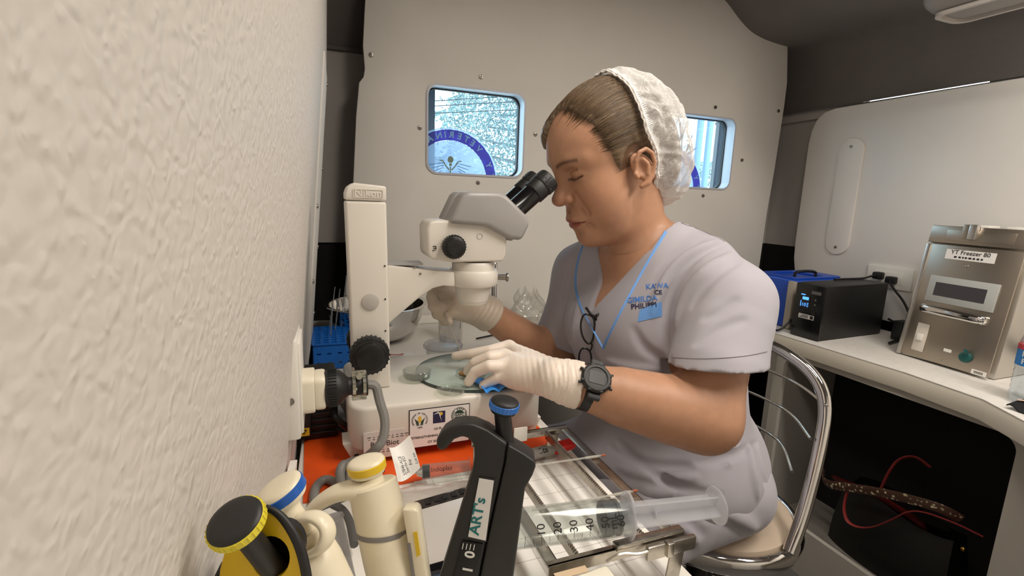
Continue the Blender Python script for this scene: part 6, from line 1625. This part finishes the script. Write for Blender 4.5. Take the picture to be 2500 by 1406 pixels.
Vq, Fq = Q.nets(1); obj('scrub_trousers', mesh_of(Vq, Fq), M_SCRUB, woman, 180)
for y1 in (.655, .90):
    K_ = Sculpt(); K_.chain([(.49, y1, .075), (.48, y1, .13)], [.042, .040], .02); K_.ell((.475, y1, .045), (.112, .044, .038), .03); K_.grid((.33, y1 - .08, .0), (.62, y1 + .08, .19), .005).bake().field(lambda X, Y, Z, D: np.maximum(D, .004 - Z)); v_, f2 = K_.nets(1); obj('shoe', mesh_of(v_, f2), mat('black_shoe_rubber', (24, 23, 24), .6), woman, 180)

# ---- gloved hands
M_GLOVE = mat('white_latex_glove', (236, 222, 208), .42, sss=.15, bump=(260, .0003))
def glove(fingers, thumb, palm, wrist, elbow, name, seed, mm, h=.0016):
    g_ = Sculpt()
    for c_, r, R in palm: g_.ell(c_, r, .022, R)
    for pts, rs in fingers: g_.chain(pts, rs, .006)
    g_.chain(thumb[0], thumb[1], .012)
    return g_
kn = [PZ(1243, 846, .893), PZ(1232, 868, .893), PZ(1234, 894, .884), PZ(1246, 922, .870)]       # knuckles index..little
wv = Vector(WL)
F_ = [([kn[0], PZ(1196, 856, .888), PZ(1150, 864, .879), PZ(1112, 869, .871)], [.0118, .0098, .0090, .0078]),
      ([kn[1], PZ(1196, 872, .893), PZ(1160, 886, .880), PZ(1143, 906, .862)], [.0118, .0102, .0094, .0082]),
      ([kn[2], PZ(1194, 894, .887), PZ(1160, 908, .874), PZ(1144, 932, .857)], [.0115, .0100, .0092, .0080]),
      ([kn[3], PZ(1216, 922, .868), PZ(1194, 932, .859), PZ(1180, 940, .853)], [.0105, .0090, .0082, .0070])]
hand = Sculpt()
for k_ in kn: hand.chain([wv + (k_ - wv) * .12, wv + (k_ - wv) * .6, k_ - Vector((0, 0, .003))], [.021, .0165, .0125], .018)
hand.chain([wv + (kn[1] - wv) * .3 - Vector((0, 0, .006)), wv + (kn[2] - wv) * .75 - Vector((0, 0, .008))], [.022, .017], .02)
for pts, rs in F_: hand.chain(pts, rs, .0055)
hand.chain([wv + (kn[0] - wv) * .30 - Vector((0, -.006, .012)), PZ(1225, 868, .866), PZ(1175, 890, .862), PZ(1150, 904, .860)], [.017, .0135, .0105, .0085], .010)
el = Vector(EL_); wd = (el - wv).normalized()
hand.chain([wv - wd * .03, wv - wd * .006, wv + wd * .012], [.0275, .0335, .0375], .015)
hand.grid((.17, .56, .84), (.42, .86, .935), .0017).bake()
def latex(X, Y, Z, D):
    x, y, z = X - WL[0], Y - WL[1], Z - WL[2]; t_ = x * wd.x + y * wd.y + z * wd.z
    e_ = np.exp(-((t_ + .012) / .030) ** 2)
    D = D + e_ * (.0006 * np.sin(t_ * 1150 + 3.0 * np.sin(y * 90 + z * 70)) + .0005 * np.sin(t_ * 520 + 2 * np.sin(x * 90 + z * 60)))
    D = D + .0005 * np.sin(t_ * 700 + z * 300) * np.exp(-((t_ + .05) / .03) ** 2)
    return np.maximum(D, t_ - .006 - .0012 * np.sin(y * 260 + z * 200))
hand.field(latex); Vg, Fg = hand.nets(1); glv = obj('glove', mesh_of(Vg, Fg), M_GLOVE, woman, 180, label='white latex glove on the near hand')
# far hand, seen behind the objective, holding a dropper
wr = Vector(WR); er = Vector(ER); wd2 = (er - wr).normalized()
pc = PY(1118, 742, .905)
kf = [PY(1096, 705, .895), PY(1088, 722, .885), PY(1086, 742, .882), PY(1094, 762, .885)]
h2 = Sculpt()
for k_ in kf: h2.chain([wr, wr + (k_ - wr) * .6, k_], [.024, .017, .012], .018)
tips = [(PY(1060, 702, .885), PY(1052, 726, .872), PY(1066, 744, .865)), (PY(1058, 726, .872), PY(1056, 748, .862), PY(1072, 760, .862)), (PY(1064, 750, .872), PY(1066, 768, .864), PY(1082, 774, .864)), (PY(1078, 772, .878), PY(1084, 784, .872), PY(1096, 786, .872))]
for k_, tp in zip(kf, tips): h2.chain([k_, tp[0], tp[1], tp[2]], [.0112, .0098, .0090, .0078], .005)
h2.chain([wr + Vector((-.02, -.02, .01)), PY(1108, 730, .875), PY(1085, 746, .858)], [.016, .0125, .0090], .010)
h2.chain([wr - wd2 * .03, wr + wd2 * .012], [.027, .036], .012)
h2.grid((.16, .80, .86), (.38, 1.0, 1.01), .002).bake()
def latex2(X, Y, Z, D):
    x, y, z = X - WR[0], Y - WR[1], Z - WR[2]; t_ = x * wd2.x + y * wd2.y + z * wd2.z
    D = D + np.exp(-((t_ + .02) / .03) ** 2) * .0009 * np.sin(t_ * 600 + 2 * np.sin(y * 80))
    return np.maximum(D, t_ - .014)
h2.field(latex2); Vg2, Fg2 = h2.nets(1); obj('glove', mesh_of(Vg2, Fg2), mat('brownish_thin_glove', (206, 190, 172), .45, sss=.15, bump=(200, .0006)), woman, 180, label='thin pale glove on the far hand')  # browner than the near glove, being thin and translucent
# ---- wrist watch
wc = wv + wd * .021
side_ = Vector(ts.hit(1393, 940)[0] or wc) if False else None
up_w = (CAM_LOC - wc).normalized() * .55 + Vector((0, 0, 1)) * .6 + Vector((-.05, -.3, 0)); up_w = (up_w - wd * up_w.dot(wd)).normalized()
MWt = frame(wc, wd, up_w)
rw = .0325
m = MB(); m.pipe([(rw, -.010), (rw + .0025, -.010), (rw + .0025, .010), (rw, .010)], MWt @ Matrix.Diagonal((1, 1.0, 1, 1)), 40); wt = obj('watch_strap', m, M_RUB, woman, 40, label='black rubber watch strap')
MWf = frame(wc + up_w * (rw + .0035), up_w, wd)
m = MB(); m.prism(smooth_poly([(-.021, -.010, 0), (-.021, .010, 0), (-.011, .022, 0), (.011, .022, 0), (.021, .010, 0), (.021, -.010, 0), (.011, -.022, 0), (-.011, -.022, 0)], 1), -.005, .005, MWf, bevel=.0015) if False else m.lathe([(0, -.006), (.0200, -.006), (.0222, -.002), (.0222, .003), (.0195, .0058), (.0160, .006), (.0155, .0045), (0, .0045)], MWf, 32)
obj('watch_case', m, M_PBLK, wt, 30)
m = MB(); m.prism(rrect(-.0115, -.0095, .0115, .0095, .003), .0044, .0052, MWf); obj('watch_display', m, mat('smoky_watch_glass', (46, 43, 43), .35), wt, 0)
m = MB()
for sx_, sy_ in ((-.022, -.010), (-.022, .010), (.022, -.010), (.022, .010)): m.cyl(MWf @ Vector((sx_ * .92, sy_, .0)), MWf @ Vector((sx_ * 1.12, sy_ * 1.1, 0)), .0022, seg=10)
for a in range(0, 360, 45): m.box((.0205 * math.cos(rad(a + 22)), .0205 * math.sin(rad(a + 22)), .002), (.006, .004, .006), .001, M=MWf)
obj('watch_buttons', m, M_PBLK, wt, 30)
for s_ in (-1, 1): m = MB(); m.box((0, s_ * .0255, -.004), (.019, .011, .007), .002, M=MWf); obj('strap_lug', m, M_RUB, wt, 30)

# ---- spectacles hanging from the neckline
hp_ = [ts.hit(a, b, .006)[0] for a, b in ((1428, 752), (1440, 800), (1432, 870))]
if all(p is not None for p in hp_):
    g = thing('eyeglasses', hp_[1], 'black framed eyeglasses hanging from the V neckline', 'eyeglasses')
    nrm = (-FWD + RGT * -.35).normalized(); base_d = (hp_[1] - CAM_LOC).dot(FWD)
    def GP(px, py, dz=0.0): return PD(px, py, base_d - .010 + dz)
    M_GF = mat('glossy_black_acetate', (14, 13, 14), .2)
    for pts in ([(1424, 766), (1440, 768), (1451, 778), (1452, 800), (1449, 822), (1444, 836), (1436, 840), (1426, 830), (1419, 812), (1417, 790)], [(1420, 850), (1432, 850), (1441, 858), (1444, 874), (1443, 890), (1436, 904), (1424, 908), (1416, 898), (1413, 880), (1414, 862)]):
        lp = [GP(a, b) for a, b in pts]
        m = MB(); m.tube(lp, .0019, 8, closed=True, smooth=2); rm_ = obj('rim', m, M_GF, g, 60)
        m = MB(); m.add(smooth_poly(lp, 1), [tuple(range(len(lp) * 2))]); obj('lens', m, clear('spectacle_lens', (226, 224, 226), .05, .03, 1.5), rm_, 0)
    m = MB(); m.tube([GP(1443, 836), GP(1446, 844), GP(1441, 856)], .0018, 8, smooth=2); obj('bridge', m, M_GF, g, 60)
    m = MB(); m.tube([GP(1430, 750), GP(1440, 764), GP(1452, 774), GP(1464, 790, .004), GP(1470, 815, .006), GP(1468, 840, .006)], .0026, 8, smooth=2); obj('temple_arm', m, M_GF, g, 60)
    m = MB(); m.tube([GP(1452, 774), GP(1458, 768), GP(1468, 766, .004)], .0026, 8, smooth=2); obj('temple_arm', m, M_GF, g, 60)
# ---- dropper held by the far hand
a, b = PY(1076, 748, .862), PZ(1127, 862, .868)
m = MB(); m.cyl(a + (a - b) * .25, a + (b - a) * .12, .0042, .0042, 16, .001); m.cyl(a + (b - a) * .10, b, .0021, .0011, 12); obj('dropper', m, clear('frosted_dropper', (236, 232, 226), .45, .2, 1.0), None, 60, 'slim clear dropper held over the petri dish', 'dropper')
# ================================================================== DECAL ON THE GLASS AND THE STREET OUTSIDE
M_PUR = clear('purple_vinyl_decal', (40, 30, 110), .70, .3, .2, (66, 50, 150)); M_DWHT = clear('white_vinyl_decal', (215, 225, 248), .90, .3, .2, (206, 216, 240)); M_LET = mat('white_letter_vinyl', (252, 252, 255), .5)
M_GOLD = mat('gold_vinyl', (236, 190, 120), .4); M_FEA = mat('grey_blue_vinyl', (150, 166, 200), .5)
YD = YB + .0555
for k, (cx, cz) in enumerate(((.388, 1.200), (1.235, 1.200))):
    w = bpy.data.objects['window_%d' % (k + 1)]
    disc = lambda r0, r1, y, nm, mm: obj(nm, MB().grid(lambda u, v: (cx + v * math.cos(u), y, cz + v * math.sin(u)), 72, 1, 0, 2 * PI, r0, r1), mm, w, 0)
    disc(.154, .159, YD, 'decal_rim', M_DWHT); disc(.121, .1535, YD, 'decal_band', M_PUR); disc(.0005, .1205, YD, 'decal_field', M_DWHT)
    m = MB()
    for ch, a in zip('TYVETERINARY', (7, 22, 47, 58.5, 68, 78, 89, 97.5, 106, 119, 132.5, 146)):
        A = rad(a); rd = Vector((math.cos(A), 0, math.sin(A))); ex = Vector((-math.sin(A), 0, math.cos(A)))
        M = Matrix((ex, rd, Vector((0, 1, 0)))).transposed().to_4x4(); M.translation = Vector((cx, YD - .0006, cz)) + rd * .137
        m.text(ch, .027, M, 0.0, bold=.0006)
    obj('decal_lettering', m, M_LET, w, 0)
    m = MB()
    fl_ = lambda pts: m.add([(cx + x, YD - .0008, cz + z) for x, z in pts], [tuple(range(len(pts)))])
    fl_([(.0095 * math.cos(2 * PI * i / 20), .062 + .0105 * math.sin(2 * PI * i / 20)) for i in range(20)]); fl_([(-.004, .042), (.004, .042), (.005, .050), (-.005, .050)])
    def strip(pts, w):
        q_ = smooth_poly([(x, z, 0) for x, z in pts], 2, False)
        for i in range(len(q_) - 1):
            d_ = (q_[i + 1] - q_[i]).normalized(); n_ = Vector((-d_.y, d_.x, 0)) * w; fl_([(p.x, p.y) for p in (q_[i] - n_, q_[i + 1] - n_, q_[i + 1] + n_, q_[i] + n_)])
    for s in (-1, 1): strip([(s * .004, .030), (s * .018, .045), (s * .024, .058), (s * .036, .058)], .0018)
    strip([(0, .04), (0, -.06)], .0018)
    obj('decal_torch', m, M_GOLD, w, 40)
    m = MB()
    for s in (-1, 1):
        for j in range(6):
            strip([(s * (.018 + .003 * j), .052 - .008 * j), (s * (.045 - .001 * j), .047 - .010 * j), (s * (.068 - .008 * j), .043 - .0095 * j)], .0009)
    obj('decal_wings', m, M_FEA, w, 40)
# --- tree behind the left window
rng = random.Random(3)
t = thing('street_tree', (2.6, 5.6, -.5), 'dense leafy tree outside the left rear window', 'tree')
vs, fs = [], []
def leaf(p, s):
    a = Vector((rng.gauss(0, 1), rng.gauss(0, 1), rng.gauss(0, 1))).normalized(); b = a.orthogonal().normalized(); b.rotate(Matrix.Rotation(rng.random() * 6.28, 3, a)); c = a.cross(b)
    o = len(vs); vs.extend([p - b * s, p + c * s * .42 + a * s * .1, p + b * s, p - c * s * .42 + a * s * .1]); fs.append((o, o + 1, o + 2, o + 3))
n = 0
while n < 20000:
    px, py = rng.uniform(1040, 1420), rng.uniform(150, 470)
    edge = 1086 + 22 * math.sin(py * .06) + 14 * math.sin(py * .17 + 1)
    if px < edge and rng.random() < .93: continue
    if px < edge - 30: continue
    leaf(PY(px, py, rng.uniform(4.6, 5.8)), rng.uniform(.012, .026)); n += 1
mm_ = MB(); mm_.add(vs, fs); obj('foliage', mm_, mat('pale_sunlit_leaf', (112, 132, 128), .5, var=(5, .45)), t, 0, kind='stuff')
m = MB(); m.tube([(2.6, 5.6, -.5), (2.55, 5.55, 1.0), (2.4, 5.5, 2.0), (2.1, 5.4, 2.8)], [.12, .10, .07, .03], 10, smooth=2)
for q in range(7): m.tube([(2.45, 5.5, 1.3 + .2 * q), PY(1130 + 20 * q, 400 - 30 * q, 5.2)], [.03, .008], 6)
obj('trunk', m, mat('grey_bark', (128, 120, 116), .9), t, 60)
# --- hedge and posts behind the right window
t = thing('street_bush', (5.2, 4.6, -.5), 'pale low bush outside the right rear window', 'bush')
vs, fs = [], []
for _ in range(5000): leaf(PY(rng.uniform(1640, 1800), 395 + abs(rng.gauss(0, 45)), rng.uniform(4.7, 5.4)), rng.uniform(.010, .020))
mm_ = MB(); mm_.add(vs, fs); obj('foliage', mm_, mat('pale_sunlit_leaf', (176, 192, 184)), t, 0, kind='stuff')
m = MB(); b = PY(1720, 600, 5.0); m.tube([(b.x, b.y, -.5), PY(1720, 600, 5.0), PY(1722, 420, 5.0)], .02, 6); obj('stem', m, mat('grey_bark', (128, 120, 116)), t)
for px, w_, col, lab in ((1716, .034, (110, 130, 190), 'blue painted steel post outside the right rear window'), (1700, .012, (226, 180, 190), 'thin pink pipe beside the blue post outside'), (1740, .034, (120, 140, 190), 'grey blue lattice post outside the right rear window'), (1766, .030, (190, 226, 230), 'pale green concrete post outside the right rear window')):
    a, b = PY(px, 250, 4.2), PY(px - 12, 520, 4.2)
    b = a + (b - a) * 2.6
    m = MB(); m.tube([Vector((a.x, a.y, -.5)), Vector((a.x, a.y, a.z + .5))], w_, 10); m.box((a.x, a.y, a.z + .5), (w_ * 2.05, w_ * 2.05, .03)); obj('steel_post', m, mat('post_%d' % px, col, .5), None, 40, lab, 'post', 'posts in the street')
m = MB()
bs = PY(1660, 480, 4.0)
for (x0, y0, x1, y1) in ((1650, 470, 1668, 300), (1660, 400, 1690, 330), (1655, 350, 1680, 290), (1664, 330, 1650, 270), (1672, 380, 1700, 360), (1748, 300, 1760, 330)):
    m.tube([PY(x0, y0, 4.0), PY((x0 + x1) / 2 + 3, (y0 + y1) / 2, 4.0), PY(x1, y1, 4.0)], [.014, .010, .004], 6)
m.tube([(bs.x, bs.y, -.5), PY(1655, 470, 4.0)], .02, 6); obj('bare_sapling', m, mat('dark_bark', (70, 74, 88), .9), None, 60, 'bare branching sapling outside beside the blue post', 'sapling')
for k, (y0, y1) in enumerate(((250, 225), (262, 240), (278, 262))):
    m = MB(); m.tube([PY(1000, y0, 4.4), PY(1150, (y0 + y1) / 2 + 3, 4.4), PY(1400, y1, 4.4), PY(1700, y1 + 10, 4.4), PY(1850, y1, 4.4)], .004, 6, smooth=2); obj('overhead_wire', m, M_BCABLE, None, 60, ['topmost thin overhead wire strung across the street outside', 'middle one of three overhead wires strung outside', 'lowest thin overhead wire strung across the street outside'][k], 'wire', 'overhead wires')
m = MB(); m.box2((-12, 1.9, -.6), (16, 14, -.5)); struct('ground', m, mat('pale_street', (170, 168, 164), .9, var=(2, .05)))  # out of view; added for bounce light
